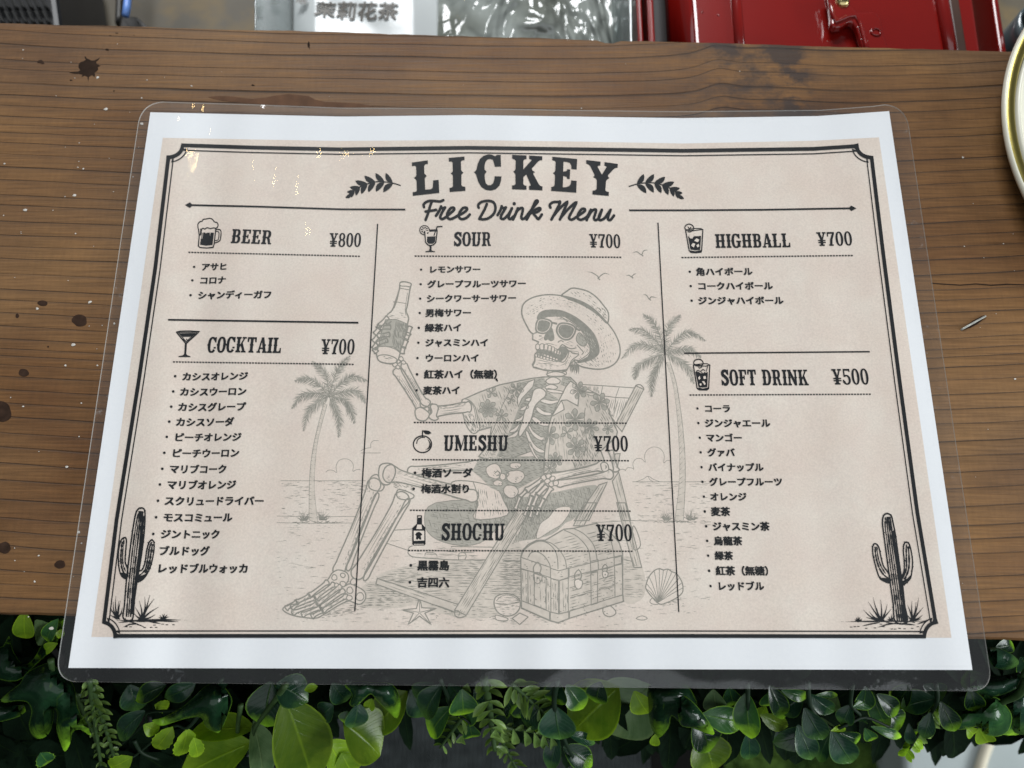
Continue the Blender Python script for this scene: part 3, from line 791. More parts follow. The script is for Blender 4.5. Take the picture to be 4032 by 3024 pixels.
def jp_line(name, s, L, Rr, cy, bullet=None, bold=.044, yscale=.97, mat=None, parent=None):
    a, b = (L * SC, cy * SC), (Rr * SC, cy * SC)
    A, B = on_plane([a, b])[:, :2]; ln = np.linalg.norm(B - A)
    v, f = jp_mesh(s, 0.0)
    n = len(s) - (.5 if s.endswith("）") else 0)
    sc = ln / (n - .10); ex = (B - A) / ln; ey = np.array([-ex[1], ex[0]])
    V, Fc, ZZ = [], [], []
    for j, (ox, oy) in enumerate(((-1, -.6), (1, -.6), (-1, .6), (1, .6))):       # heavier weight
        q = A + np.outer((v[:, 0] - .05 + ox * bold) * sc, ex) + np.outer((v[:, 1] - .38 + oy * bold) * sc * yscale, ey)
        b0 = len(V); V += list(q); Fc += [tuple(b0 + i for i in fc) for fc in f]; ZZ += [.00018 + j * .000003] * len(q)
    if bullet:
        c = on_plane([(bullet * SC, cy * SC)])[0, :2]; b0 = len(V)
        for i in range(12): V.append(c + np.array([math.cos(i * .5236), math.sin(i * .5236)]) * .135 * sc)
        Fc.append(tuple(range(b0, b0 + 12))); ZZ += [.00018] * 12
    V = np.array(V); z = lift(V[:, 0], V[:, 1]) + np.array(ZZ)
    return mesh_obj(name, np.column_stack([V, z]), up_facing(V, Fc), mat or M_INK, parent or paper)
for s, bx, L, Rr, cy in ITEMS: jp_line("item_line", s, L, Rr, cy, bx)
k = Ink(); k.dot(1955, 1494, 4.5, layer=2); k.dot(1958, 1499, 3, layer=2); k.build("ink_spot", M_INK)
# ------------------------------------------------------------------ icons beside the headings
def icon(): return Ink(.00015, .000012, .0000015)
IM = [M_INK, M_BEIGE]
# beer mug
z = Z(700, 840, 1440); k = icon()
k.curve(z([(252,262),(245,200),(236,150),(240,122),(262,98),(285,92),(300,72),(330,66),(352,62),(375,58),(408,70),(432,100),(462,108),(474,138),(462,168),(440,175)]), 4)
k.curve(z([(282,182),(300,176),(318,184),(340,170),(362,172),(385,180),(410,172),(442,172)]), 4)
k.curve(z([(268,180),(266,230),(258,258),(250,262)]), 3)
k.line(z([(282,182),(268,250),(252,262),(242,385),(262,402),(340,408),(415,400),(428,360),(440,250),(446,178)]), 4.2)
k.poly(z([(300,226),(318,224),(330,236),(345,228),(375,226),(380,270),(386,226),(424,226),(418,290),(408,372),(335,380),(262,368),(272,300),(290,300)]), 1)
k.line(z([(288,228),(278,320)]), 2.5)
k.curve(z([(448,192),(490,190),(508,215),(505,280),(490,325),(432,350)]), 4); k.curve(z([(448,214),(475,214),(485,235),(480,290),(468,315),(436,322)]), 3.2)
k.build("beer_mug_icon", IM)
# goblet
z = Z(1600, 860, 2480); k = icon()
k.poly(z([(180+52*math.cos(a*.3), 116+50*math.sin(a*.3)) for a in range(21)]), 0)
k.poly(z([(180+42*math.cos(a*.3), 116+40*math.sin(a*.3)) for a in range(21)]), 1, 1)
for a in range(8):
    t = a * .785 + .2
    k.poly(z([(180+8*math.cos(t), 116+8*math.sin(t)), (180+37*math.cos(t-.27), 116+35*math.sin(t-.27)), (180+37*math.cos(t+.27), 116+35*math.sin(t+.27))]), 2)
k.poly(z([(185,125),(300,118),(292,240),(262,262),(215,262),(192,240)]), 3, 1)
k.line(z([(182,122),(190,235),(215,262),(240,268),(268,260),(292,235),(305,120),(305,112),(235,116),(228,128),(300,124)]), 4.5, layer=4)
k.poly(z([(205,180),(290,176),(284,232),(262,252),(220,252),(202,232)]), 4)
k.line(z([(272,172),(305,82),(358,78)]), 4.5, layer=5)
k.line(z([(205,150),(220,138)]), 5, layer=5)
k.poly(z([(228,264),(250,264),(248,300),(252,318),(285,326),(285,332),(188,332),(188,326),(225,318),(230,300)]), 4)
k.build("goblet_icon", IM)
# two tumblers with ice
def tumbler(z, pts):
    k = icon()
    g = pts
    k.line(z(g["rim"] + [g["rim"][0]]), 3.4); k.line(z(g["glass"]), 4.6); k.poly(z(g["drink"]), 1)
    for q in g["ice"]: k.poly(z(q), 2, 1)
    k.curve(z(g["lemon"]), 4, True, layer=3); 
    for q in g["marks"]: k.line(z(q), 3, layer=3)
    k.poly(z(g["base"]), 1)
    k.build("tumbler_icon", IM)
tumbler(Z(2660, 860, 3400), dict(rim=[(118,138),(200,146),(320,128),(300,118),(215,118)], glass=[(118,138),(160,375),(180,400),(240,404),(302,394),(308,370),(322,126)],
    drink=[(146,205),(178,240),(215,215),(230,205),(280,205),(300,206),(290,370),(235,374),(175,366)], ice=[[(165,195),(190,186),(210,210),(198,238),(170,232)],[(212,190),(238,172),(276,190),(278,208),(222,208)],[(218,262),(248,234),(280,252),(262,280)],[(183,318),(205,288),(232,300),(215,342)],[(246,315),(272,300),(280,328),(258,342)]],
    lemon=[(112,120),(118,85),(155,66),(195,78),(214,110),(200,140),(150,140)], marks=[[(145,95),(162,122)],[(162,122),(185,100)],[(140,155),(170,160),(200,145)]], base=[(160,375),(235,386),(306,372),(302,396),(240,406),(180,402)]))
tumbler(Z(2680, 1390, 3480), dict(rim=[(138,128),(180,142),(280,142),(318,126),(290,116),(245,116)], glass=[(138,128),(180,385),(205,402),(285,402),(305,388),(318,126)],
    drink=[(160,205),(195,205),(222,222),(268,218),(296,205),(290,368),(240,376),(195,370)], ice=[[(190,270),(208,248),(216,280),(200,292)],[(246,256),(270,248),(278,278),(252,284)],[(205,335),(225,328),(228,350),(212,356)],[(232,308),(256,305),(272,335),(262,350)]],
    lemon=[(146,118),(150,85),(185,68),(225,75),(246,108),(230,134),(190,136)], marks=[[(185,122),(200,132),(215,118)],[(195,152),(205,165),(235,150)],[(280,200),(296,136)],[(168,200),(190,188),(215,200),(245,178),(268,192)],[(225,205),(245,230),(268,205)]], base=[(180,388),(200,374),(240,388),(300,374),(304,392),(285,406),(205,406)]))
# martini glass
z = Z(640, 1270, 1440); k = icon()
k.line(z([(150,104),(200,94),(300,92),(400,100),(262,222),(248,222),(150,104)]), 5)
k.line(z([(172,108),(378,106),(256,206),(172,108)]), 3)
k.poly(z([(185,118),(362,114),(322,154),(222,156)]), 1)
k.curve(z([(225,178),(245,200),(268,200),(292,178)]), 3); k.dot(*z([(262,182)])[0], 2.5)
k.poly(z([(243,215),(266,215),(258,340),(268,354),(304,368),(304,376),(174,376),(176,366),(222,356),(236,340)]), 1)
k.build("martini_glass_icon", IM)
# plum
z = Z(1590, 1660, 2510); k = icon()
k.curve(z([(177+86*math.cos(a*.393), 214+79*math.sin(a*.393)) for a in range(16)]), 4.6, True)
k.curve(z([(178,150),(176,115),(180,82)]), 4.6)
k.poly(z([(182,85),(205,82),(240,88),(262,108),(235,122),(205,118),(190,102)]))
k.curve(z([(122,210),(130,175),(160,152),(200,150)]), 3.4); k.curve(z([(225,165),(248,205),(240,245),(205,268)]), 6, taper=(.4, .4))
k.build("plum_icon", IM)
# bottle
z = Z(1590, 2000, 2510); k = icon()
k.poly(z([(126,70),(172,70),(172,150),(204,185),(206,340),(195,354),(90,354),(80,340),(80,190),(92,180),(124,150)]))
k.poly(z([(134,82),(162,80),(162,90),(134,92)]), 1, 1); k.poly(z([(128,158),(168,158),(172,200),(118,200)]), 1, 1)
k.poly(z([(94,216),(194,216),(194,308),(94,312)]), 1, 1); k.line(z([(95,344),(190,344)]), 2.5, layer=1, mi=1)
k.poly(z([(106,255),(122,232),(145,226),(168,240),(175,258),(160,262),(166,300),(150,300),(140,288),(130,302),(114,296),(118,265)]), 2)
k.build("bottle_icon", IM)

# ------------------------------------------------------------------ corner cacti
def cactus(z, body, arms, ribs, tufts, ground, spots, blk):
    k = icon(); r = random.Random(5)
    k.curve(z(body), 6, True)
    for a in arms: k.curve(z(a), 5.5, True)
    for b in blk: k.poly(z(b))
    for pts, w in ribs:
        q = smooth(z(pts)); 
        for i in range(len(q) - 1):
            k.line([q[i], q[i + 1]], w * r.uniform(.9, 2.0))
            if r.random() < .35: k.dot(q[i][0] + r.uniform(-2, 2), q[i][1], r.uniform(1.5, 3.2))
    for o in [body] + arms:
        q = smooth(z(o), True)
        for p in q[::2]: k.dot(p[0] + r.uniform(-3, 3), p[1] + r.uniform(-3, 3), r.uniform(1.5, 3))
    for base, tips in tufts:
        b = np.array(z([base])[0])
        for tp in tips:
            t = np.array(z([tp])[0]); d = t - b; nn = np.array([-d[1], d[0]]) * r.uniform(-.12, .12)
            k.line(smooth([b, b + d * .5 + nn, t]), 9.5, taper=(0, 1.0))
    for g in ground: k.line(z(g), r.uniform(4, 6.5), taper=(.25, .25))
    for s in spots:
        p = z([s])[0]; k.line([(p[0] - 5, p[1]), (p[0] + 5, p[1])], 2.6)
    k.build("cactus_print", IM)
z = Z(400, 1960, 760, 1106)
cactus(z, [(262,1455),(275,1300),(300,1000),(335,700),(375,400),(410,200),(440,140),(480,122),(515,140),(525,200),(515,420),(480,700),(430,1000),(395,1250),(370,1470)],
 [[(305,970),(255,960),(222,900),(205,800),(203,650),(225,540),(255,490),(290,485),(300,530),(290,650),(285,780),(315,870)], [(435,900),(490,870),(525,780),(545,640),(570,550),(600,512),(632,535),(632,640),(600,800),(560,900),(500,985),(420,1015)]],
 [([(300,1440),(320,1150),(350,850),(390,500),(430,250),(460,160)], 4), ([(325,1440),(345,1150),(375,850),(415,500),(450,250),(470,160)], 3), ([(350,1440),(372,1150),(400,850),(440,500),(470,250),(480,160)], 4.5), ([(365,1400),(400,1050),(430,800),(465,500),(490,250),(497,165)], 3.5), ([(380,1300),(420,1000),(462,700),(490,430),(508,220)], 7),
  ([(250,530),(235,650),(235,800),(265,900),(310,930)], 4), ([(270,510),(255,650),(258,800),(290,890)], 3.5), ([(600,540),(575,620),(555,760),(520,880),(440,950)], 4), ([(615,560),(595,680),(575,800),(530,910)], 5)],
 [((190,1460), [(172,1185),(140,1255),(225,1245),(105,1325),(108,1360),(250,1330),(100,1415),(265,1380),(205,1250)]), ((490,1470), [(455,1245),(522,1195),(585,1175),(638,1220),(688,1322),(650,1412),(405,1320),(390,1390),(560,1300)]), ((750,1470), [(705,1420),(735,1405),(765,1402),(795,1415),(818,1440),(690,1445)])],
 [[(180,1480),(350,1490),(560,1480),(760,1475),(960,1478)], [(1000,1478),(1030,1480)], [(260,1565),(340,1530),(420,1525),(530,1568)], [(420,1500),(560,1490),(720,1525)], [(200,1510),(330,1495),(450,1530)], [(560,1500),(700,1490),(930,1498)]],
 [(300,1560),(520,1570),(600,1568),(660,1568),(790,1535),(870,1535),(740,1528),(640,1540),(350,1560)],
 [[(300,985),(255,962),(225,905),(260,905),(300,930)], [(430,1010),(500,985),(555,905),(500,935),(440,950)], [(170,1470),(190,1400),(225,1470)], [(430,1485),(490,1400),(540,1480)]])
z = Z(3280, 1980, 3720, 1327)
cactus(z, [(740,1410),(715,1200),(680,950),(640,650),(600,350),(588,230),(600,155),(640,128),(690,150),(712,230),(745,400),(785,700),(830,1000),(850,1200),(880,1415)],
 [[(675,945),(610,930),(555,890),(515,780),(480,640),(470,540),(485,490),(515,488),(545,530),(570,640),(600,750),(665,845)], [(820,880),(845,800),(845,680),(835,560),(845,490),(870,465),(905,490),(930,580),(945,700),(935,830),(910,910),(830,970)]],
 [([(765,1400),(735,1150),(695,850),(655,550),(620,280),(625,170)], 3.5), ([(790,1400),(760,1150),(720,850),(680,550),(645,280),(645,165)], 4.5), ([(815,1400),(785,1150),(745,850),(705,550),(668,280),(658,165)], 3.5), ([(835,1400),(808,1150),(770,850),(728,550),(690,280),(675,165)], 4.5), ([(860,1400),(830,1150),(798,900),(752,600),(712,330)], 8),
  ([(500,520),(510,640),(545,760),(600,850),(670,900)], 4), ([(520,520),(535,640),(570,750),(625,840)], 3.5), ([(870,500),(870,650),(870,780),(825,900)], 4), ([(895,520),(905,680),(895,800),(850,910)], 5)],
 [((570,1400), [(475,1120),(420,1175),(565,1150),(645,1200),(360,1268),(395,1358),(690,1262),(520,1250),(430,1290)]), ((945,1390), [(885,1210),(938,1165),(1018,1125),(1072,1240),(1065,1330),(1000,1300),(885,1330),(1050,1375),(985,1180)]), ((300,1405), [(258,1385),(275,1360),(298,1348),(322,1355),(345,1375),(345,1392)]), ((700,1405), [(660,1350),(700,1320),(720,1345),(640,1380)])],
 [[(92,1412),(125,1412)], [(150,1412),(300,1408),(480,1408),(720,1405),(900,1410),(1090,1400)], [(350,1462),(440,1440),(560,1420)], [(530,1480),(640,1445),(780,1425)], [(760,1430),(880,1440),(980,1450)], [(1000,1440),(1080,1410),(1130,1385)], [(620,1420),(760,1440)]],
 [(215,1475),(260,1470),(300,1468),(395,1490),(500,1485),(570,1440),(600,1470),(700,1498),(740,1498),(790,1490),(850,1495),(940,1490),(1010,1470),(960,1420)],
 [[(680,945),(600,925),(565,890),(620,890),(670,900)], [(830,968),(905,910),(930,850),(880,900),(825,930)], [(530,1410),(570,1330),(620,1405)], [(900,1410),(945,1340),(990,1405)], [(855,1200),(870,1420),(840,1420)]])
# ------------------------------------------------------------------ the grey drawing
def art(): return Ink(.000055, .0000095, .0000003, 9.0, .45)
GM = [M_GREY, M_BEIGE, M_PALE, M_TINT]
ZA = Z(1440, 1080, 2040, 1659); ZH = Z(2020, 1110, 2500, 2096); ZT = Z(1780, 1450, 2580); ZL = Z(1080, 1780, 1780, 1659)
ZE = Z(1480, 1980, 2080, 1991); ZC = Z(1980, 1980, 2720); ZP = Z(1100, 1380, 1500, 922); ZQ = Z(2440, 1220, 2840, 754)
rh = random.Random(21)

def shape(k, pts, layer=1, w=5.5, fill=1, sm=True, closed=True):
    q = smooth(pts, closed, 4) if sm else [np.array(p, float) for p in pts]
    if fill is not None and closed: k.poly([tuple(p) for p in q], layer, fill)
    if w: k.line(q, w, closed, layer=layer)

def hatch(k, poly, ang, gap, w=2.2, layer=2, dash=(18, 50), skip=.25, wob=1.2, mi=0):
    """broken engraving lines clipped to an outline"""
    P = np.array(poly, float); c, s = math.cos(math.radians(ang)), math.sin(math.radians(ang))
    U = P @ np.array([c, s]); V = P @ np.array([-s, c]); n = len(P)
    v = V.min() + gap * rh.random()
    while v < V.max():
        xs = []
        for i in range(n):
            a, b = V[i], V[(i + 1) % n]
            if (a > v) != (b > v): xs.append(U[i] + (U[(i + 1) % n] - U[i]) * (v - a) / (b - a))
        xs.sort()
        for a, b in zip(xs[::2], xs[1::2]):
            u = a + rh.uniform(0, 6)
            while u < b:
                e = min(b, u + rh.uniform(*dash))
                if e - u > 3 and rh.random() > skip:
                    m = (u + e) / 2; o = rh.uniform(-wob, wob)
                    pt = lambda uu, vv: (uu * c - vv * s, uu * s + vv * c)
                    k.line([pt(u, v), pt(m, v + o), pt(e, v)], w * rh.uniform(1.0, 1.7), layer=layer, mi=mi, taper=(.3, .3))
                u = e + rh.uniform(3, 12)
        v += gap * rh.uniform(.8, 1.2)

def bone(k, a, b, wa, wb, wm, layer=1, kn=1.0, grain=True):
    """a long bone between two picture positions with knuckled ends"""
    a, b = np.array(a, float), np.array(b, float); d = (b - a); L = np.linalg.norm(d); d /= L; n = np.array([-d[1], d[0]])
    o = []
    for t, w in ((-.02, wa * .45), (.03, wa * .95), (.09, wa * .85), (.18, wm * 1.05), (.5, wm * .92), (.82, wm * 1.05), (.91, wb * .85), (.97, wb * .95), (1.02, wb * .45)):
        o.append((t, w))
    pts = [a + d * L * t + n * w * .5 for t, w in o] + [a + d * L * t - n * w * .5 for t, w in o[::-1]]
    shape(k, pts, layer)
    if grain:
        for s in (-.22, .05, .28):
            st = rh.uniform(.12, .25); en = rh.uniform(.6, .9)
            k.line(smooth([a + d * L * st + n * wm * s, a + d * L * (st + en) / 2 + n * wm * (s + .05), a + d * L * en + n * wm * s]), 2.2, layer=layer, taper=(.3, .3))
        hatch(k, [a + d * L * .1 - n * wm * .42, a + d * L * .9 - n * wm * .42, a + d * L * .9 - n * wm * .15, a + d * L * .1 - n * wm * .15], math.degrees(math.atan2(d[1], d[0])), 4.0, 2.0, layer, (8, 26), .2)
        hatch(k, [a + d * L * .02 + n * wa * .1, a + d * L * .13 + n * wm * .1, a + d * L * .13 + n * wm * .45, a + d * L * .02 + n * wa * .42], math.degrees(math.atan2(d[1], d[0])), 4.5, 1.8, layer, (6, 14), .3)

# ---- sea, clouds, island, sand
k = art()
def horizon(x0, x1, y): k.line([(x0, y), (x1, y)], 2.2)
for x0, x1, y0 in ((1105, 1440, 1893), (2490, 2780, 1897)):
    horizon(x0, x1, y0)
    for i in range(150 if x1 < 2000 else 120):
        t = rh.random() ** 1.5; y = y0 + 4 + t * 150; x = rh.uniform(x0, x1); L = rh.uniform(8, 36) * (1 - .3 * t)
        if abs(x - (1225 if x1 < 2000 else 2690)) < 16: continue
        k.line([(x, y), (x + L / 2, y + rh.uniform(-1.5, 1.5)), (x + L, y)], rh.uniform(1.2, 2.2), taper=(.3, .3))
for pts in (ZP([(420,1105),(450,1085),(490,1090),(520,1105),(515,1050),(540,1000),(590,983),(640,995),(672,1040),(668,1095),(700,1082),(735,1080)]),
            ZP([(830,880),(832,840),(860,818),(905,820)]), ZP([(740,930),(922,930)]), ZP([(740,910),(780,890),(830,882)]),
            ZQ([(40,1195),(60,1172),(95,1175),(105,1182),(98,1140),(120,1108),(160,1105),(190,1130),(184,1085),(205,1040),(250,1018),(300,1030),(330,1075),(328,1135),(350,1118),(378,1120)]), ZQ([(0,1190),(20,1183),(45,1190)]),
            ZQ([(120,1276),(170,1258),(212,1235),(250,1258),(300,1276)]), ZQ([(212,1238),(225,1262),(245,1272)])):
    k.curve(pts, 1.9)
for (x0, y0, x1, y1, n) in ((1080, 2060, 1500, 2450, 210), (1500, 2100, 2480, 2470, 420), (2350, 2020, 2790, 2420, 210)):
    for _ in range(n):
        x, y = rh.uniform(x0, x1), rh.uniform(y0, y1); L = rh.uniform(6, 34)
        k.line([(x, y), (x + L * .5, y + rh.uniform(-2.5, 1)), (x + L, y + rh.uniform(-1, 1))], rh.uniform(1.1, 2.1), taper=(.3, .3), mi=0 if rh.random() < .6 else 2)
for y in (2032, 2058): k.line([(1090, y), (1250, y + 3), (1400, y + 1)], 1.8)
k.line([(2330, 2058), (2480, 2050), (2700, 2052)], 2)
for poly_ in (ZE([(20,960),(420,820),(1000,760),(1500,740),(1900,760),(1900,1300),(1500,1500),(1000,1480),(480,1330),(120,1180)]), ZC([(0,560),(220,500),(220,1240),(0,1180)]), ZC([(1410,640),(1640,760),(1660,1100),(1420,1160)]), ZL([(860,1220),(1240,1240),(1280,1430),(820,1440)])):
    shape(k, poly_, 0, 0, 3); hatch(k, poly_, 2, 8, 2.0, 1, (14, 50), .3)
k.build("beach_drawing", GM)

# ---- birds
for pts, w in ((Z(1344,1008,2688)([(1590,102),(1625,108),(1662,132),(1665,145),(1680,128),(1710,112),(1745,125)]), 3), (Z(1344,1008,2688)([(1845,128),(1865,125),(1880,134),(1895,120),(1912,112)]), 2.8),
               (Z(1344,1008,2688)([(1955,248),(1978,255),(1995,278),(2010,265),(2050,272)]), 2.8), (Z(1344,0,2688)([(1885,1640),(1915,1632),(1945,1650),(1960,1625),(1990,1620)]), 2.8)):
    k = art(); k.curve(pts, w + 1.2, taper=(.2, .2)); m_ = pts[len(pts) // 2]; k.line([m_, (m_[0] + 7, m_[1] + 6)], 5); k.build("bird_drawing", GM)

# ---- palms
def palm(z, crown, fronds, trunk_l, trunk_r, tuft):
    k = art(); c = np.array(z([crown])[0])
    shape(k, z(trunk_l + trunk_r[::-1]), 1, 0, 3, sm=False)
    for t in (trunk_l, trunk_r): k.curve(z(t), 3.6)
    tl, tr = smooth(z(trunk_l)), smooth(z(trunk_r)); n = min(len(tl), len(tr))
    for i in range(0, 60):
        t = i / 60; a = np.array(tl[min(int(t * len(tl)), len(tl) - 1)]); b = np.array(tr[min(int(t * len(tr)), len(tr) - 1)])
        f_ = rh.uniform(.3, .7); k.line([a, a + (b - a) * f_ + np.array([0, 2.5])], 1.9, layer=1, taper=(0, .5))
        if rh.random() < .5: k.line([b, b + (a - b) * .3 + np.array([0, 2])], 1.7, layer=1, taper=(0, .5))
    for pts in fronds:
        q = smooth(z([crown] + pts), k=9); k.line(q, 2.6, taper=(0, .5)); n = len(q)
        for i in range(2, n):
            t = i / n; d = q[min(i + 1, n - 1)] - q[i - 1]; d /= max(np.linalg.norm(d), 1e-6); nn = np.array([-d[1], d[0]])
            ln = 30 * math.sin(math.pi * min(1, t * .85 + .18)) + 5
            for s in (-1, 1):
                for rep in range(3):
                    o = q[i] + d * rh.uniform(-4, 4)
                    e = o + (d * rh.uniform(.55, .9) + nn * s * rh.uniform(.45, .85)) * ln * rh.uniform(.6, 1.05)
                    e[1] += ln * .25
                    k.line([o, e], rh.uniform(1.8, 3.0), taper=(0, .7), mi=0 if rep < 2 else 2)
    for bx, by, n in tuft:
        b = np.array(z([(bx, by)])[0])
        for _ in range(n):
            a = rh.uniform(-2.9, -.25); L = rh.uniform(18, 48) * (.6 + .4 * abs(math.sin(a)))
            k.line([b + [rh.uniform(-14, 14), 0], b + [math.cos(a) * L, math.sin(a) * L]], 2.3, taper=(0, .8))
        for _ in range(14): x = rh.uniform(-60, 60); k.line([b + [x, rh.uniform(2, 12)], b + [x + rh.uniform(8, 26), rh.uniform(2, 12)]], 1.9)
    k.build("palm_tree_drawing", GM)
palm(ZP, (450,420), [[(430,250),(380,160),(305,105)],[(510,220),(570,120),(635,55)],[(560,300),(660,235),(790,272)],[(580,380),(700,370),(780,470)],[(590,450),(650,540),(680,650)],[(500,500),(540,620),(540,780)],[(350,470),(260,560),(220,720)],[(320,390),(200,410),(118,520)],[(360,310),(250,250),(150,275)]],
     [(405,480),(360,650),(318,830),(290,1000),(275,1180),(272,1350),(272,1540)], [(432,490),(385,660),(345,830),(325,1000),(315,1180),(322,1350),(345,1545)], [(220,1545,46),(395,1540,46)])
palm(ZQ, (335,325), [[(290,170),(240,80),(180,35)],[(350,170),(390,90),(450,42)],[(420,220),(520,165),(632,225)],[(430,300),(520,290),(600,350)],[(430,370),(510,430),(548,540)],[(270,430),(240,530),(236,640)],[(220,370),(130,430),(112,510)],[(230,270),(120,260),(20,355)],[(260,220),(170,150),(75,145)]],
     [(348,390),(395,540),(425,750),(440,950),(448,1150),(440,1330),(412,1560)], [(372,385),(418,540),(448,720),(470,900),(484,1100),(485,1300),(472,1560)], [(350,1560,40),(530,1560,40)])

# ---- deck chair (behind the figure)
k = art()
def beam(z, pts, layer=1, w=4.2, grain=9):
    q = z(pts); shape(k, q, layer, w, 3, sm=False)
    a = (np.array(q[0]) + np.array(q[-1])) / 2; b = (np.array(q[1]) + np.array(q[2])) / 2; d = b - a
    hatch(k, q, math.degrees(math.atan2(d[1], d[0])), grain, 2.0, layer, (30, 110), .18)
shape(k, ZT([(1370,175),(1640,190),(1990,215),(1930,330),(1820,650),(1700,480),(1600,290)]), 1, 3.5, 1, sm=False)
hatch(k, ZT([(1370,175),(1640,190),(1600,290)]), 80, 5, 2.2, 1, (10, 40), .1)
hatch(k, ZT([(1640,320),(1920,330),(1820,640),(1690,470)]), 105, 8, 2.0, 1, (30, 90), .25)
k.line(ZT([(1640,300),(1780,318),(1930,325)]), 3.5, layer=1); k.line(ZT([(1640,195),(1620,290)]), 2.5, layer=1); k.line(ZT([(1820,205),(1780,320)]), 2.5, layer=1); k.line(ZT([(1780,325),(1760,520)]), 2.5, layer=1)
beam(ZT, [(2000,190),(1780,610),(1850,690),(2085,230)], 2); k.curve(ZT([(1990,215),(2005,185),(2050,180),(2085,215),(2085,240)]), 4.2, layer=2)
beam(ZT, [(1745,1230),(1860,1659),(1945,1659),(1815,1130)], 1)
beam(ZT, [(1780,930),(1745,1010),(1790,1130),(1830,930)], 1)
beam(ZT, [(1600,1270),(1330,1659),(1490,1659),(1690,1240)], 1); k.line(ZT([(1430,1659),(1640,1290)]), 2.5, layer=1)
beam(ZC, [(1340,0),(1540,760),(1635,760),(1440,0)], 1)
beam(ZC, [(960,0),(830,270),(950,270),(1100,0)], 1)
beam(ZE, [(1860,60),(1030,1400),(1180,1470),(1990,130)], 3, 4.2, 7); k.curve(ZE([(1030,1400),(1035,1470),(1080,1500),(1150,1490),(1185,1460)]), 4.2, layer=3); k.curve(ZE([(1040,1410),(1075,1405),(1095,1440),(1080,1480)]), 2.5, layer=3)
beam(ZE, [(20,985),(1080,1330),(1030,1430),(0,1060)], 2, 4.2, 11)
hatch(k, ZE([(20,960),(420,870),(700,960),(980,1250),(500,1120)]), -3, 8, 2.2, 1, (20, 70), .25)
shape(k, ZC([(1530,280),(1580,340),(1620,500),(1540,545)]), 1, 4); k.line(ZC([(1420,660),(1520,690)]), 3)
k.line(ZE([(0,370),(350,350),(480,340)]), 3); k.line(ZE([(120,520),(420,620)]), 3); k.line(ZE([(980,570),(1550,580)]), 3)
k.curve(ZE([(420,650),(430,590),(480,560)]), 4); k.curve(ZE([(415,650),(470,700),(620,720),(800,730),(1000,745),(1450,745)]), 4)
k.curve(ZE([(640,690),(660,650),(760,655),(800,690)]), 3); k.curve(ZE([(1080,740),(1090,660),(1160,655),(1180,700),(1160,742)]), 3)
k.line(ZE([(1650,745),(1890,760)]), 3.5); k.line(ZC([(0,690),(205,680)]), 3)
hatch(k, ZE([(420,600),(1480,600),(1440,740),(600,720)]), 2, 12, 2.0, 1, (20, 60), .45)
hatch(k, ZE([(1000,760),(1420,760),(1200,1130),(960,1000)]), 0, 10, 2.0, 1, (20, 60), .35)
hatch(k, ZE([(1680,760),(1890,770),(1890,1180),(1500,1180)]), 0, 11, 2.0, 1, (20, 50), .3)
k.build("deck_chair_drawing", GM)

# ---- the figure
k = art()
# seat cloth and shadow under it
cloth = ZT([(150,1560),(250,1350),(560,1330),(760,1400),(1060,1360),(1560,1270),(1500,1420),(1300,1659),(1000,1700),(700,1720),(300,1700)])
shape(k, cloth, 0, 0, 2)
hatch(k, cloth, 75, 7, 2.6, 0, (12, 45), .25); hatch(k, cloth, 20, 11, 2.4, 0, (10, 30), .35)
cl2 = ZC([(0,0),(560,0),(900,0),(640,330),(400,420),(200,450),(90,500),(220,250)])
shape(k, cl2, 0, 0, 2); hatch(k, cl2, 70, 7, 2.8, 0, (8, 30), .2); hatch(k, cl2, 110, 10, 2.4, 0, (10, 30), .3)
shape(k, ZC([(540,170),(640,60),(800,60),(700,240),(560,330),(400,420),(440,250)]), 1, 2.5, 1)
cl3 = ZE([(780,0),(1700,0),(1500,420),(1200,560),(800,480),(640,280)])
shape(k, cl3, 0, 3, 2); hatch(k, cl3, 10, 9, 2.4, 0, (12, 40), .3); hatch(k, cl3, 70, 12, 2.4, 0, (12, 40), .4)
# far leg, thigh and trouser
bone(k, ZL([(1260,180)])[0], ZL([(1900,120)])[0], 40, 40, 30, 1)
shorts = ZT([(0,1240),(230,1235),(480,1310),(560,1440),(600,1600),(240,1640),(280,1450),(0,1400)])
shape(k, shorts, 2, 4, 1); hatch(k, ZT([(280,1300),(480,1330),(590,1600),(330,1620)]), 80, 8, 2.2, 2, (10, 40), .3)
k.curve(ZT([(230,1235),(275,1400),(250,1640)]), 3.5, layer=3)
bone(k, ZL([(1040,190)])[0], ZT([(260,1400)])[0], 74, 52, 44, 3)
shape(k, ZL([(985,130),(1040,105),(1100,115),(1130,160),(1120,230),(1070,300),(1010,295),(975,230)]), 3, 5.5)
hatch(k, ZL([(1100,260),(1280,310),(1330,370),(1180,350),(1100,330)]), 25, 6, 2.6, 3, (10, 40), .1)
# shins
bone(k, ZL([(945,270)])[0], ZL([(590,1130)])[0], 56, 50, 40, 2)
bone(k, ZL([(960,400)])[0], ZL([(690,1090)])[0], 20, 20, 13, 2, grain=False)
shape(k, ZL([(890,260),(920,220),(965,215),(1000,290),(1025,320),(1000,360),(940,360),(885,330)]), 2, 5)
bone(k, ZL([(1210,400)])[0], ZL([(760,1160)])[0], 62, 56, 42, 3)
bone(k, ZL([(1250,450)])[0], ZL([(850,1180)])[0], 20, 20, 14, 3, grain=False)
shape(k, ZL([(1140,390),(1160,350),(1230,365),(1300,400),(1290,430),(1220,445),(1160,430)]), 3, 5)
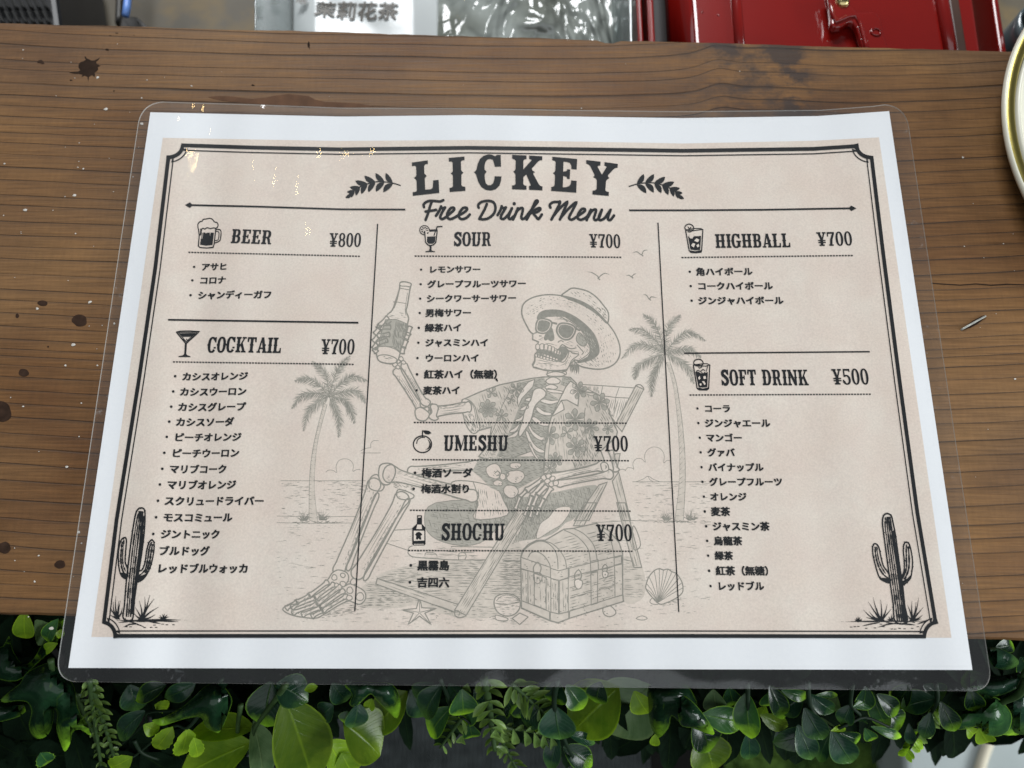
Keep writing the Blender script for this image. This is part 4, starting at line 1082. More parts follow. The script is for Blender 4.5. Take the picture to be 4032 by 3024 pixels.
# feet
for o, ly in ((ZL([(540,1130),(600,1100),(680,1130),(690,1200),(640,1260),(700,1230),(760,1250),(840,1300),(850,1370),(800,1420),(730,1400),(690,1390),(600,1430),(470,1510),(380,1550),(200,1530),(100,1490),(90,1450),(220,1380),(400,1290),(500,1190)]), 4),):
    shape(k, o, ly, 5)
for a, b in (((500,1210),(330,1340)),((330,1340),(210,1400)),((560,1230),(380,1360)),((380,1360),(160,1450)),((620,1250),(400,1420)),((400,1420),(170,1500)),((650,1290),(430,1450)),((430,1450),(260,1520)),((680,1340),(450,1480)),((450,1480),(350,1535)),((210,1400),(110,1460))):
    bone(k, ZL([a])[0], ZL([b])[0], 22, 22, 13, 5, grain=False)
for c, r in (((560,1170),26),((640,1230),26),((705,1290),30),((800,1350),38),((700,1360),26),((640,1150),22),((740,1210),30),((580,1240),18)):
    p = ZL([c])[0]; shape(k, blot(p[0], p[1], r * .42, r * .40, 10, .06, 0, int(c[0])), 6, 4)
hatch(k, ZL([(120,1440),(420,1290),(640,1260),(690,1380),(380,1540),(160,1510)]), -38, 6, 2.0, 5, (8, 24), .3)
hatch(k, ZL([(520,1480),(800,1410),(900,1440),(620,1530),(400,1570)]), -8, 6, 2.4, 3, (10, 40), .15)
hatch(k, ZL([(880,1230),(1200,1260),(1260,1420),(860,1430)]), 0, 8, 2.4, 1, (10, 45), .2)
# shirt: back panel, then open front and ribs
torso = ZT([(1000,95),(870,110),(720,140),(520,180),(300,260),(110,345),(105,385),(180,400),(210,700),(430,640),(400,830),(290,960),(400,1000),(640,980),(860,900),(1010,980),(1000,1150),(1090,1130),(1300,1120),(1660,1010),(1620,900),(1790,740),(1800,690),(1720,500),(1660,330),(1560,270),(1380,250),(1350,160),(1290,100),(1200,90)])
shape(k, torso, 4, 5, 3, sm=False)
dark = [ZT([(880,230),(1030,250),(1150,330),(1170,420),(1090,520),(1040,620),(1010,980),(860,900),(620,980),(480,960),(620,700),(730,420),(780,290)]), ZT([(700,160),(1000,100),(1040,200),(800,280),(720,250)]), ZT([(1200,95),(1290,110),(1340,170),(1240,200),(1180,180)])]
for dpoly in dark:
    shape(k, dpoly, 5, 0, 2, sm=False); hatch(k, dpoly, 20, 5.0, 3.0, 5, (10, 36), .12)
lower = ZT([(300,970),(620,960),(1010,960),(1000,1160),(760,1290),(600,1380),(420,1300),(300,1180),(220,1120)])
shape(k, lower, 4, 0, 2, sm=False); hatch(k, lower, 15, 6, 2.8, 4, (10, 36), .15)
hatch(k, ZT([(430,640),(560,560),(640,500),(620,700),(480,950),(300,960),(400,820)]), 60, 9, 2.2, 5, (12, 40), .3)
hatch(k, ZT([(1360,600),(1480,560),(1620,900),(1560,1020),(1340,1110),(1300,1000)]), 70, 5.5, 3.0, 5, (12, 44), .12)
hatch(k, ZT([(1660,340),(1760,520),(1800,700),(1720,720),(1600,560)]), 60, 8, 2.4, 5, (14, 40), .25)
# sleeve cuff
shape(k, ZT([(110,350),(180,345),(250,420),(280,560),(300,660),(235,710),(165,640),(120,500)]), 5, 4, 1); 
hatch(k, ZT([(120,500),(200,470),(270,580),(420,640),(230,710),(160,630)]), 62, 5, 3.0, 5, (14, 44), .08)
k.curve(ZT([(180,350),(235,420),(262,560),(275,640)]), 3.2, layer=5)
# spine and ribs
for y, x, w, h_ in ((60,1130,95,45),(130,1100,75,70),(200,1080,65,50)):
    shape(k, ZT([(x-w,y),(x,y-h_*.5),(x+w,y),(x+w*.8,y+h_*.5),(x,y+h_*.6),(x-w*.8,y+h_*.5)]), 6, 4)
shape(k, ZT([(890,240),(960,215),(1020,260),(1010,310),(960,350),(900,420),(860,560),(790,680),(740,745),(725,700),(770,560),(790,470),(860,330)]), 6, 4.5, 1)
for rib in ([(1030,240),(1080,265),(1150,270),(1205,275),(1200,250),(1120,235),(1050,220)], [(960,355),(1020,385),(1090,390),(1160,365),(1155,345),(1080,352),(1000,335)], [(915,450),(970,500),(1060,515),(1085,495),(1060,480),(1000,470),(930,420)], [(870,550),(920,600),(1000,630),(1050,625),(1050,605),(990,590),(900,530)],
            [(830,640),(880,730),(950,780),(1010,780),(1010,755),(950,735),(880,680),(850,630)], [(800,700),(850,830),(930,910),(1000,920),(1000,895),(930,860),(870,790),(825,690)], [(830,820),(880,930),(920,985),(940,980),(900,920),(855,810)],
            [(780,500),(740,540),(690,560),(700,580),(760,565)], [(740,600),(680,650),(630,680),(640,700),(700,680)], [(820,400),(760,430),(740,450),(770,460),(830,430)], [(720,680),(660,720),(600,750),(620,760),(700,740)], [(860,320),(810,330),(800,350),(850,360)]):
    shape(k, ZT(rib), 6, 3.4, 1)
# collar, placket
shape(k, ZT([(1290,140),(1350,180),(1385,250),(1370,410),(1250,345),(1190,350),(1085,520),(1150,380),(1240,200)]), 6, 4.5, 1, sm=False)
shape(k, ZT([(1190,350),(1215,410),(1220,450),(1085,525)]), 6, 4, 1, sm=False)
k.curve(ZT([(1085,520),(1050,640),(1020,820),(1000,1000),(1000,1150)]), 4.5, layer=6); k.curve(ZT([(1120,540),(1085,640),(1060,820),(1045,1000)]), 2.6, layer=6)
shape(k, ZT([(830,150),(900,120),(880,200),(760,330),(720,420),(710,330),(770,220)]), 6, 3.6, 1, sm=False)
k.curve(ZT([(560,200),(620,250),(560,380),(520,470),(460,640),(410,760)]), 3, layer=6); k.curve(ZT([(1400,250),(1520,300),(1560,270)]), 2.6, layer=6)
k.curve(ZT([(1450,430),(1440,560),(1460,760),(1440,960)]), 3, layer=6)
hatch(k, ZT([(300,270),(620,200),(560,380),(440,640),(300,650),(260,430)]), 70, 9, 2.0, 5, (14, 44), .35)
hatch(k, ZT([(1060,560),(1340,430),(1360,600),(1300,1000),(1060,1080)]), 85, 10, 2.0, 5, (14, 50), .4)
hatch(k, ZT([(1400,260),(1560,280),(1640,420),(1560,560),(1450,430)]), 70, 9, 2.0, 5, (14, 44), .35)
hatch(k, ZT([(560,200),(720,150),(760,330),(640,520),(560,420)]), 65, 8, 2.2, 5, (14, 40), .25)
hatch(k, ZT([(460,640),(640,560),(600,760),(440,960),(330,960)]), 65, 7, 2.4, 5, (14, 44), .2)
# flowers
def flower(c, R, n=6, rot=0.0, skipp=()):
    cx, cy = c
    for i in range(n):
        if i in skipp: continue
        a = rot + i * 2 * math.pi / n; w = .42
        pts = [(cx + R * r_ * math.cos(a + o), cy + R * r_ * math.sin(a + o)) for r_, o in ((.12, 0), (.45, -w * .8), (.80, -w * .75), (1.02, 0), (.80, w * .75), (.45, w * .8))]
        shape(k, ZT(pts), 6, 2.6, 2)
        for o in (-.18, 0, .18): k.line(ZT([(cx + R * .2 * math.cos(a + o), cy + R * .2 * math.sin(a + o)), (cx + R * .85 * math.cos(a + o), cy + R * .85 * math.sin(a + o))]), 2.6, layer=6, taper=(.2, .5))
    k.dot(*ZT([c])[0], R * .05, layer=6)
for c, R, n, rot in (((390,440),100,7,.2),((1340,560),120,6,.5),((1610,370),105,6,.9),((1055,730),110,6,.1),((1350,860),110,6,.3),((1120,1000),85,6,.6),((1380,240),95,6,.8),((430,265),65,4,.6),((700,230),80,5,.2),((540,520),70,5,1.0),((1510,640),90,6,.3),((1250,700),75,4,1.0),((1700,660),60,5,.5),((640,340),50,4,.4),((1060,1090),75,5,.4)):
    flower(c, R, n, rot)
# pelvis, small skull clutter and hip bones on the lap
for c, rx, ry in (((455,1120),85,80),((690,1180),95,75),((640,1340),80,70),((550,1180),35,35),((690,1060),60,35),((500,1250),55,30)):
    p = ZT([c])[0]; shape(k, blot(p[0], p[1], rx * .36, ry * .36, 14, .05, 0, c[0]), 6, 3.6, 1)
    hatch(k, blot(p[0] + rx * .12, p[1] + ry * .12, rx * .2, ry * .2, 12, .05, 0, c[0]), 40, 6, 2.4, 6, (6, 18), .25)
for q in (ZT([(470,1140),(500,1120),(520,1160),(480,1170)]), ZT([(545,1165),(560,1180),(555,1200)]), ZT([(590,1130),(620,1150),(600,1180)])): k.curve(q, 4, layer=6)
# right arm: forearm bones and hand
bone(k, ZT([(1660,1060)])[0], ZT([(1080,1190)])[0], 46, 34, 25, 6)
bone(k, ZT([(1740,1150)])[0], ZT([(1150,1260)])[0], 40, 30, 22, 6)
shape(k, ZT([(1620,1040),(1670,1025),(1700,1060),(1700,1110),(1640,1120)]), 7, 4.5)
bone(k, ZT([(1730,900)])[0], ZT([(1790,1120)])[0], 22, 26, 16, 6)
for a, b, w in (((1000,1200),(810,1330),24),((1000,1240),(870,1390),24),((1030,1280),(930,1380),24),((1080,1300),(1000,1420),24),((810,1330),(740,1400),20),((870,1390),(830,1500),20),((930,1380),(880,1500),20),((1000,1420),(950,1520),20),((740,1400),(690,1530),17),((830,1500),(790,1600),17),((880,1500),(850,1620),17),((950,1520),(920,1600),17)):
    bone(k, ZT([a])[0], ZT([b])[0], w, w, w * .62, 6, grain=False)
for c in ((1000,1190),(1050,1175),(1040,1230),(1090,1200),(1080,1260),(1130,1250)):
    p = ZT([c])[0]; shape(k, blot(p[0], p[1], 11, 10, 9, .08, 0, c[0]), 7, 3.6)
# left arm: upper arm, forearm, hand with the bottle
bone(k, ZA([(715,1500)])[0], ZA([(1140,1440)])[0], 66, 44, 38, 6)
shape(k, ZA([(705,1440),(725,1415),(770,1420),(790,1460),(770,1540),(790,1570),(750,1590),(700,1570),(690,1540),(720,1500)]), 7, 5)
bone(k, ZA([(630,1520)])[0], ZA([(330,1040)])[0], 62, 36, 27, 6)
bone(k, ZA([(660,1430)])[0], ZA([(410,980)])[0], 44, 28, 20, 6)
shape(k, ZA([(540,1480),(600,1450),(680,1500),(690,1540),(650,1590),(590,1590),(550,1560)]), 7, 5)
# bottle
shape(k, ZA([(372,105),(385,85),(430,82),(490,100),(490,130),(480,170),(455,330),(440,400),(465,470),(455,540),(355,930),(320,970),(240,970),(150,945),(120,880),(130,810),(215,480),(290,390),(340,250),(368,160)]), 6, 5.5, 1)
shape(k, ZA([(372,100),(395,85),(450,88),(492,105),(482,135),(440,130),(380,125)]), 7, 4, 1); k.curve(ZA([(365,150),(420,160),(478,170)]), 3.4, layer=7)
label = ZA([(215,495),(330,490),(450,540),(420,680),(375,840),(300,790),(140,780),(170,640)])
shape(k, label, 7, 3.6, 2, sm=False); hatch(k, ZA([(330,490),(450,540),(380,830),(300,790),(280,700)]), 75, 4.2, 3.4, 7, (14, 50), .04)
shape(k, ZA([(390,580),(420,600),(410,650),(380,690),(350,660),(370,620)]), 7, 2.4, 1)
hatch(k, ZA([(200,500),(300,500),(250,560),(170,590)]), 75, 4.5, 3, 7, (14, 50), .1); hatch(k, ZA([(150,640),(240,640),(220,780),(140,780)]), 75, 6, 2.6, 7, (14, 50), .2)
k.curve(ZA([(300,300),(360,305),(445,320)]), 2.6, layer=7); k.curve(ZA([(365,190),(340,290),(310,370)]), 2.4, layer=7); k.curve(ZA([(455,200),(430,380),(440,450)]), 2.4, layer=7)
hatch(k, ZA([(290,395),(440,410),(455,500),(330,480),(230,470)]), 10, 7, 2.0, 7, (8, 26), .4)
k.curve(ZA([(135,790),(220,785),(310,810),(370,850)]), 3.6, layer=7)
shape(k, ZA([(130,900),(160,880),(240,880),(320,910),(345,945),(300,968),(210,965),(145,940)]), 7, 4.5, 1); hatch(k, ZA([(150,890),(240,890),(330,930),(230,925)]), 12, 5, 2.6, 7, (10, 30), .15)
# fingers round it
for a, b in (((240,470),(150,560)),((150,560),(135,590)),((270,575),(150,580)),((150,590),(100,650)),((260,655),(130,670)),((130,680),(85,730)),((235,715),(125,755)),((120,760),(85,810)),((90,810),(120,850)),((485,570),(455,660)),((470,640),(440,700)),((440,720),(410,800)),((410,790),(395,860))):
    bone(k, ZA([a])[0], ZA([b])[0], 19, 19, 15, 7, grain=False)
for c, r in (((385,920),22),((355,950),18),((320,985),22),((350,1010),20),((410,960),20)):
    p = ZA([c])[0]; shape(k, blot(p[0], p[1], r * .4, r * .36, 9, .08, 0, c[0]), 7, 4)
# skull
hat = ZH([(340,890),(230,740),(165,600),(150,500),(175,390),(260,310),(400,250),(600,220),(820,235),(1000,280),(1180,350),(1350,450),(1520,600),(1650,740),(1760,900),(1830,1080),(1838,1240),(1780,1370),(1680,1450),(1540,1495),(1380,1495),(1140,1440),(1000,1300),(600,900)])
shape(k, hat, 5, 5.5, 1)
shape(k, ZH([(830,235),(940,150),(1010,110),(1110,115),(1280,160),(1430,260),(1560,410),(1640,540),(1620,710),(1490,590),(1300,430),(1080,300),(900,250)]), 5, 5.5, 1)
band = ZH([(830,235),(1000,270),(1200,340),(1380,450),(1520,580),(1600,680),(1480,590),(1330,480),(1150,380),(950,300)])
shape(k, band, 6, 2, 0)
under = ZH([(420,640),(440,560),(520,500),(680,480),(850,500),(1050,590),(1230,720),(1380,880),(1460,1050),(1480,1200),(1420,1290),(1280,1360),(1100,1380),(1320,1200),(1240,950),(1120,780),(900,640),(700,580),(520,620)])
shape(k, under, 6, 3.4, 0)
hatch(k, ZH([(1140,780),(1300,870),(1420,1050),(1440,1250),(1300,1200),(1250,1000)]), 60, 6, 2.4, 6, (8, 24), .4, mi=2)
for t_, wdt in ((.16, 2.4), (.30, 2.2), (.45, 2.2), (.6, 2.2), (.76, 2.0)):       # woven brim
    o1 = ZH([(200,560),(260,370),(480,270),(800,270),(1100,370),(1400,540),(1620,780),(1760,1050),(1760,1280),(1600,1420),(1350,1450)])
    o2 = ZH([(400,620),(430,540),(540,470),(760,470),(1020,550),(1260,720),(1430,930),(1500,1150),(1460,1300),(1380,1360),(1240,1400)])
    q = smooth([np.array(a) + (np.array(b) - np.array(a)) * t_ for a, b in zip(o1, o2)], k=6)
    for i in range(len(q) - 1):
        if rh.random() < .72: k.line([q[i], q[i] + (q[i + 1] - q[i]) * rh.uniform(.4, .75)], wdt + .6, layer=6, taper=(.2, .2))
for poly_, an_ in ((ZH([(180,500),(300,320),(560,250),(560,420),(420,560),(300,640)]), -30), (ZH([(600,250),(900,270),(1180,380),(1120,500),(900,430),(640,420)]), 15), (ZH([(1200,400),(1480,580),(1600,800),(1480,900),(1300,680)]), 45), (ZH([(1500,960),(1680,860),(1800,1150),(1720,1380),(1520,1440),(1480,1280)]), 75)):
    hatch(k, poly_, an_, 8, 2.0, 6, (5, 15), .45)
hatch(k, ZH([(950,170),(1120,140),(1380,260),(1560,450),(1600,620),(1350,420),(1100,280)]), 38, 9, 2.4, 6, (6, 20), .4)
hatch(k, ZH([(1440,420),(1560,440),(1630,560),(1600,670)]), 60, 5, 2.8, 6, (10, 26), .1)
hatch(k, ZH([(1200,1300),(1460,1300),(1500,1470),(1160,1420)]), 40, 7, 2.6, 6, (10, 30), .2)
shape(k, ZH([(340,900),(400,870),(395,720),(440,640),(560,590),(720,560),(900,600),(1080,720),(1160,790),(1240,900),(1310,1050),(1340,1200),(1290,1290),(1160,1360),(1060,1340),(960,1430),(920,1520),(760,1530),(560,1520),(360,1470),(335,1420),(375,1350),(375,1250),(420,1200),(405,1120),(440,1030),(340,990)]), 6, 5, 1, sm=False)
shape(k, ZH([(430,1170),(560,1160),(700,1200),(840,1110),(900,1120),(960,1180),(1120,1200),(1130,1250),(960,1180),(900,1300),(820,1370),(700,1330),(560,1290),(430,1220)]), 7, 2, 0, sm=False)
shape(k, ZH([(380,1240),(430,1250),(600,1300),(800,1370),(880,1370),(940,1280),(970,1190),(1030,1230),(1130,1250),(1010,1350),(950,1470),(900,1510),(740,1520),(540,1510),(400,1470),(345,1450),(380,1360)]), 7, 4, 1)
for x, y, w, h_ in ((425,1120,32,52),(500,1120,38,58),(565,1130,38,62),(630,1150,34,58),(685,1170,30,54),(735,1195,26,48),(775,1215,24,42),(810,1230,20,36),(405,1260,26,40),(445,1265,26,44),(490,1275,30,48),(540,1290,32,50),(595,1305,32,50),(650,1320,30,46),(700,1335,26,40),(750,1345,22,34)):
    shape(k, ZH([(x-w,y-h_*.6),(x,y-h_),(x+w,y-h_*.6),(x+w*.85,y+h_*.6),(x,y+h_*.8),(x-w*.85,y+h_*.6)]), 7, 3.2, 1)
nose = ZH([(620,800),(660,790),(690,880),(700,980),(650,1010),(600,980),(560,1000),(540,960),(580,870)])
shape(k, nose, 7, 4.5, 0)
for lens in (ZH([(395,780),(420,670),(480,635),(600,650),(665,700),(640,800),(570,870),(480,880),(410,850)]), ZH([(750,830),(790,730),(880,710),(1010,740),(1075,800),(1050,900),(980,980),(880,990),(790,930)])):
    shape(k, lens, 7, 7, 0)
    c = np.mean(np.array(lens), 0); shape(k, [tuple(c + (np.array(p) - c) * .86) for p in lens], 7, 2.0, None); k.line(smooth([tuple(c + (np.array(p) - c) * .86) for p in lens], True), 2.6, True, layer=8, mi=1)
    k.line([c + [-22, -8], c + [-18, -24]], 5, layer=8, mi=1, taper=(.3, .3))
k.line(ZH([(665,700),(760,720)]), 8, layer=7); k.line(ZH([(1075,800),(1140,830),(1200,790)]), 8, layer=7)
shape(k, ZH([(1110,900),(1160,880),(1240,980),(1260,1080),(1180,1100),(1090,1010)]), 7, 3.4, 2); hatch(k, ZH([(1110,900),(1160,880),(1240,980),(1260,1080),(1180,1100),(1090,1010)]), 60, 6, 2.8, 7, (8, 22), .2)
k.curve(ZH([(1100,1080),(1160,1150),(1210,1210),(1180,1250)]), 4, layer=7); k.curve(ZH([(770,1040),(820,1010),(870,1030)]), 4, layer=7); k.curve(ZH([(800,1130),(850,1080),(940,1130),(1010,1150),(1090,1130)]), 4.5, layer=7); k.curve(ZH([(450,930),(490,930)]), 4, layer=7)
for poly_, an_ in ((ZH([(1000,700),(1160,800),(1100,880),(1080,780)]), 50), (ZH([(1120,1100),(1300,1060),(1330,1200),(1250,1300),(1100,1340),(1180,1220)]), 60), (ZH([(700,570),(900,610),(1060,720),(900,690)]), 25), (ZH([(400,1380),(700,1430),(900,1440),(880,1505),(560,1500),(380,1460)]), 8), (ZH([(720,1000),(1060,1030),(1080,1120),(860,1080)]), 15), (ZH([(350,930),(520,900),(540,1000),(450,1020)]), 10), (ZH([(900,1300),(1010,1220),(1000,1330),(930,1450),(860,1450)]), 60)):
    hatch(k, poly_, an_, 6.5, 2.0, 7, (7, 20), .35)
for pts in ([(480,1410),(600,1400),(740,1440)], [(400,1340),(520,1360),(700,1400)], [(800,1440),(900,1400),(960,1300)], [(520,1080),(620,1060),(760,1100)], [(700,640),(860,640),(960,690)], [(600,600),(760,590)]): k.curve(ZH(pts), 2.4, layer=7, taper=(.3, .3))
for i in range(9):
    x = 980 + i * 18; k.curve(ZH([(x,1420),(x+rh.uniform(-10,25),1500),(x+rh.uniform(-10,45),1570+rh.uniform(-20,30))]), 4, layer=5, taper=(0, .5))
hatch(k, ZH([(960,1420),(1060,1340),(1140,1400),(1120,1500),(990,1480)]), 85, 6, 3.4, 5, (14, 40), .1)
shape(k, ZH([(590,1560),(640,1530),(800,1560),(900,1540),(910,1590),(800,1620),(640,1640),(600,1610)]), 5, 4)
k.build("skeleton_drawing", GM)

# ---- treasure chest
k = art()
shape(k, ZC([(210,640),(230,560),(300,490),(400,440),(500,440),(720,310),(830,300),(1100,240),(1250,330),(1370,470),(1410,600),(1410,1080),(1420,1160),(780,1360),(650,1410),(560,1390),(220,1240)]), 2, 5, 3, sm=False)
hatch(k, ZC([(780,860),(1310,730),(1310,1120),(780,1280)]), -15, 10, 2.4, 2, (16, 60), .25); hatch(k, ZC([(220,790),(560,900),(560,1290),(220,1160)]), 88, 10, 2.4, 2, (16, 60), .25)
hatch(k, ZC([(560,460),(800,360),(1000,560),(1010,700),(760,770),(700,600)]), -14, 10, 2.4, 2, (16, 60), .3); hatch(k, ZC([(960,350),(1180,300),(1300,560),(1300,640),(1120,680),(1060,500)]), -14, 9, 2.4, 2, (16, 50), .3)
hatch(k, ZC([(580,920),(650,930),(650,1290),(580,1280)]), 88, 8, 2.4, 2, (16, 60), .2); hatch(k, ZC([(670,930),(760,900),(760,1280),(670,1300)]), 88, 8, 2.4, 2, (16, 60), .25)
for o in ([(210,640),(560,760),(560,880),(210,770)], [(560,770),(660,800),(770,770),(770,880),(660,915),(560,885)], [(780,770),(1400,615),(1400,720),(780,870)], [(1030,690),(1120,670),(1125,790),(1035,810)], [(1310,650),(1395,625),(1395,710),(1310,735)],
          [(220,1150),(550,1280),(550,1380),(220,1235)], [(560,1285),(660,1310),(775,1280),(775,1365),(660,1410),(560,1385)], [(785,1275),(1415,1080),(1420,1160),(785,1360)],
          [(1035,830),(1115,810),(1115,1180),(1040,1200)], [(1315,740),(1405,720),(1410,1085),(1320,1110)], [(565,890),(565,1285),(655,1305),(655,915)], [(665,915),(665,1305),(770,1280),(770,885)], [(215,780),(215,1150),(295,1180),(295,800)], [(370,830),(370,1200),(510,1260),(510,880)]):
    shape(k, ZC(o), 3, 3.6, None, sm=False)
for o in ([(215,640),(250,560),(330,490),(430,450),(520,470),(600,540),(640,640),(650,780)], [(300,640),(330,590),(400,575),(480,620),(540,700),(560,760)], [(440,450),(560,470),(660,550),(730,660),(750,770)], [(720,320),(880,400),(1000,540),(1030,690)], [(830,300),(960,370),(1070,500),(1110,670)], [(1130,300),(1250,400),(1300,560),(1310,650)], [(500,440),(720,310)], [(830,300),(1100,240)]):
    k.curve(ZC(o), 3.8, layer=3)
for y0 in (1000, 1120): k.line(ZC([(790,y0),(1030,y0-70)]), 3, layer=3); k.line(ZC([(1130,y0-100),(1310,y0-150)]), 3, layer=3)
for cx, cy, s in ((410,800,1.0),(890,880,.9),(1205,790,.65)):
    k.curve(ZC([(cx-40*s,cy+40*s),(cx-50*s,cy-40*s),(cx,cy-100*s),(cx+40*s,cy-40*s),(cx+20*s,cy+40*s)]), 4.5, layer=3)
    shape(k, ZC([(cx-50*s,cy+40*s),(cx,cy+20*s),(cx+50*s,cy+50*s),(cx+40*s,cy+120*s),(cx,cy+150*s),(cx-40*s,cy+120*s)]), 3, 4, 1); k.dot(*ZC([(cx, cy + 85 * s)])[0], 5 * s, layer=3)
for _ in range(150):
    x, y = rh.uniform(230, 1390), rh.uniform(640, 1360); p = ZC([(x, y)])[0]
    if y < 1150 + .12 * (x - 200) or x > 600: k.line([p, (p[0] + rh.uniform(2, 7), p[1] + rh.uniform(-3, 3))], 3, layer=3)
hatch(k, ZC([(220,1250),(560,1400),(800,1380),(760,1430),(520,1430)]), 5, 7, 2.4, 1, (10, 40), .2)
k.build("treasure_chest_drawing", GM)

# ---- shells, starfish, bowl, stones
k = art()
sh = ZC([(1840,1190),(1740,1090),(1685,1010),(1690,950),(1720,870),(1780,800),(1840,775),(1890,790),(1940,780),(1990,810),(2040,830),(2080,880),(2110,940),(2120,1000),(2110,1060),(2040,1120),(1940,1170)])
shape(k, sh, 1, 4.5, 1)
for i in range(2, 14): k.curve([ZC([(1830,1170)])[0], tuple((np.array(ZC([(1830,1170)])[0]) * .4 + np.array(sh[i]) * .6) + [2, -3]), tuple(sh[i])], 2.8, layer=1)
hatch(k, ZC([(1700,1120),(1840,1190),(2100,1110),(2140,1160),(1880,1220)]), 3, 7, 2.4, 0, (10, 36), .2)
k.build("scallop_shell_drawing", GM)
k = art()
shape(k, ZE([(570,1230),(600,1370),(790,1380),(640,1440),(720,1590),(570,1480),(420,1590),(490,1440),(340,1400),(530,1380)]), 1, 4.5, 1, sm=False)
for p in ([(570,1270),(572,1430)], [(750,1390),(575,1430)], [(690,1560),(572,1440)], [(450,1570),(565,1440)], [(380,1400),(565,1430)]): k.line(ZE(p), 3, layer=1)
hatch(k, ZE([(600,1500),(720,1590),(860,1440),(700,1430)]), 0, 8, 2.2, 0, (10, 30), .3)
k.build("starfish_drawing", GM)
k = art()
shape(k, ZE([(1545,1290),(1580,1220),(1700,1185),(1820,1215),(1880,1280),(1880,1370),(1820,1450),(1720,1480),(1620,1450),(1560,1380)]), 1, 5, 1)
k.curve(ZE([(1575,1280),(1640,1220),(1740,1205),(1840,1250),(1860,1290)]), 3, layer=1); k.curve(ZE([(1560,1310),(1650,1330),(1760,1320),(1870,1300)]), 3.4, layer=1)
hatch(k, ZE([(1570,1330),(1870,1330),(1800,1450),(1640,1450)]), 0, 10, 2.2, 1, (8, 26), .35)
k.build("bowl_drawing", GM)
k = art()
shape(k, ZE([(1780,1510),(1880,1440),(1990,1490),(1880,1590)]), 1, 4, 1, sm=False); shape(k, ZE([(1560,1480),(1590,1470),(1720,1510),(1700,1540),(1580,1530)]), 1, 3.6, 1)
shape(k, ZC([(1180,1240),(1230,1200),(1300,1240),(1330,1300),(1260,1340),(1190,1310)]), 1, 4, 1); shape(k, ZC([(1570,1360),(1640,1330),(1700,1360),(1640,1380)]), 1, 3, 1)
shape(k, ZC([(1730,1160),(1770,1120),(1830,1190),(1760,1190)]), 1, 3, 1)
hatch(k, ZE([(1480,1480),(1800,1500),(1860,1600),(1560,1550)]), 0, 7, 2.2, 0, (10, 34), .25)
k.build("beach_stone_drawing", GM)
# ------------------------------------------------------------------ behind the board: shelf with its clutter
def prism(name, px, z, depth, mat, parent=None, bevel=.001, seg=2):
    """a slab whose top outline is given in picture positions at height z"""
    top = [Vector(p) for p in on_plane(px, z)]
    bm = bmesh.new()
    a = [bm.verts.new(p) for p in top]; b = [bm.verts.new(p - Vector((0, 0, depth))) for p in top]
    n = len(a)
    bm.faces.new(a); bm.faces.new(b[::-1])
    for i in range(n): bm.faces.new((a[i], b[i], b[(i + 1) % n], a[(i + 1) % n]))
    bmesh.ops.recalc_face_normals(bm, faces=bm.faces)
    if bevel: bmesh.ops.bevel(bm, geom=[e for e in bm.edges], offset=bevel, segments=seg, profile=.5, affect='EDGES')
    return bm_obj(name, bm, mat, parent, False)

m = NT("stained grey-brown shelf wood")
tc = m.n("TexCoord").outputs["Object"]
n1 = m.noise(m.mapped(tc, (30, 8, 1)), 1.0, 4); n2 = m.noise(tc, 22, 4, .6)
c = m.mix(m.ramp(n1, [(.3, 0.0), (.7, 1.0)]), (.085, .072, .050), (.14, .118, .082))
c = m.mix(m.math('MULTIPLY', m.ramp(n2, [(.52, 0.0), (.66, 1.0)]), .7), c, (.19, .13, .05))
M_SHELF = m.done(m.principled(Base_Color=c, Roughness=.6).outputs[0])
zsf = -.16
q = on_plane([(-900, -500), (4900, -500), (4900, 420), (-900, 420)], zsf)
shelf = mesh_obj("shelf", q, [(3, 2, 1, 0)], M_SHELF)
tag(shelf, kind="structure")
q2 = on_plane([(-900, -500), (4900, -500), (4900, 420), (-900, 420)], zsf)

# red steel box with rounded ridges, latch and rivet
M_RED = simple("glossy red enamel", (.21, .007, .005), .18, spec=.6, var=.06, scale=25, coat=.5)
M_REDD = simple("shade-dark inside of the red box", (.012, .006, .005), .5)
M_BRASS = simple("brass rivet", (.62, .50, .24), .25, metal=1.0, var=.08)
toolbox = empty("red_steel_box", tuple(on_plane([(3150, 150)], -.075)[0]))
tag(toolbox, "glossy red painted steel box with latch and brass rivet behind the board", "steel box")
zb = -.03
def red_part(o): keep_world(o, toolbox); return o
red_part(prism("lid", [(2690, -420), (2890, -420), (3640, -420), (3790, 330), (2905, 330), (2745, 330)], zb, .045, M_RED, None, .0022, 3))
def ridge(name, px, z, r):
    p = on_plane(px, z); return red_part(tube(name, [p[0], p[0] * .5 + p[1] * .5, p[1]], r, M_RED, None, 14))
ridge("ridge", [(2868, -380), (2925, 330)], zb + .0002, .0024)
ridge("ridge", [(3640, -380), (3765, 330)], zb + .0004, .0030)
# folded rim on the left: two thin flanges with a dark slot between
red_part(prism("outer_flange", [(2482, -420), (2506, -420), (2545, 330), (2521, 330)], zb - .004, .05, M_RED, None, .001, 2))
red_part(prism("inner_flange", [(2526, -420), (2552, -420), (2590, 330), (2564, 330)], zb - .001, .05, M_RED, None, .001, 2))
red_part(prism("slot", [(2500, -420), (2700, -420), (2740, 330), (2540, 330)], zb - .022, .03, M_REDD, None, 0))  # near-black slab: the shade in the gap is put into its colour
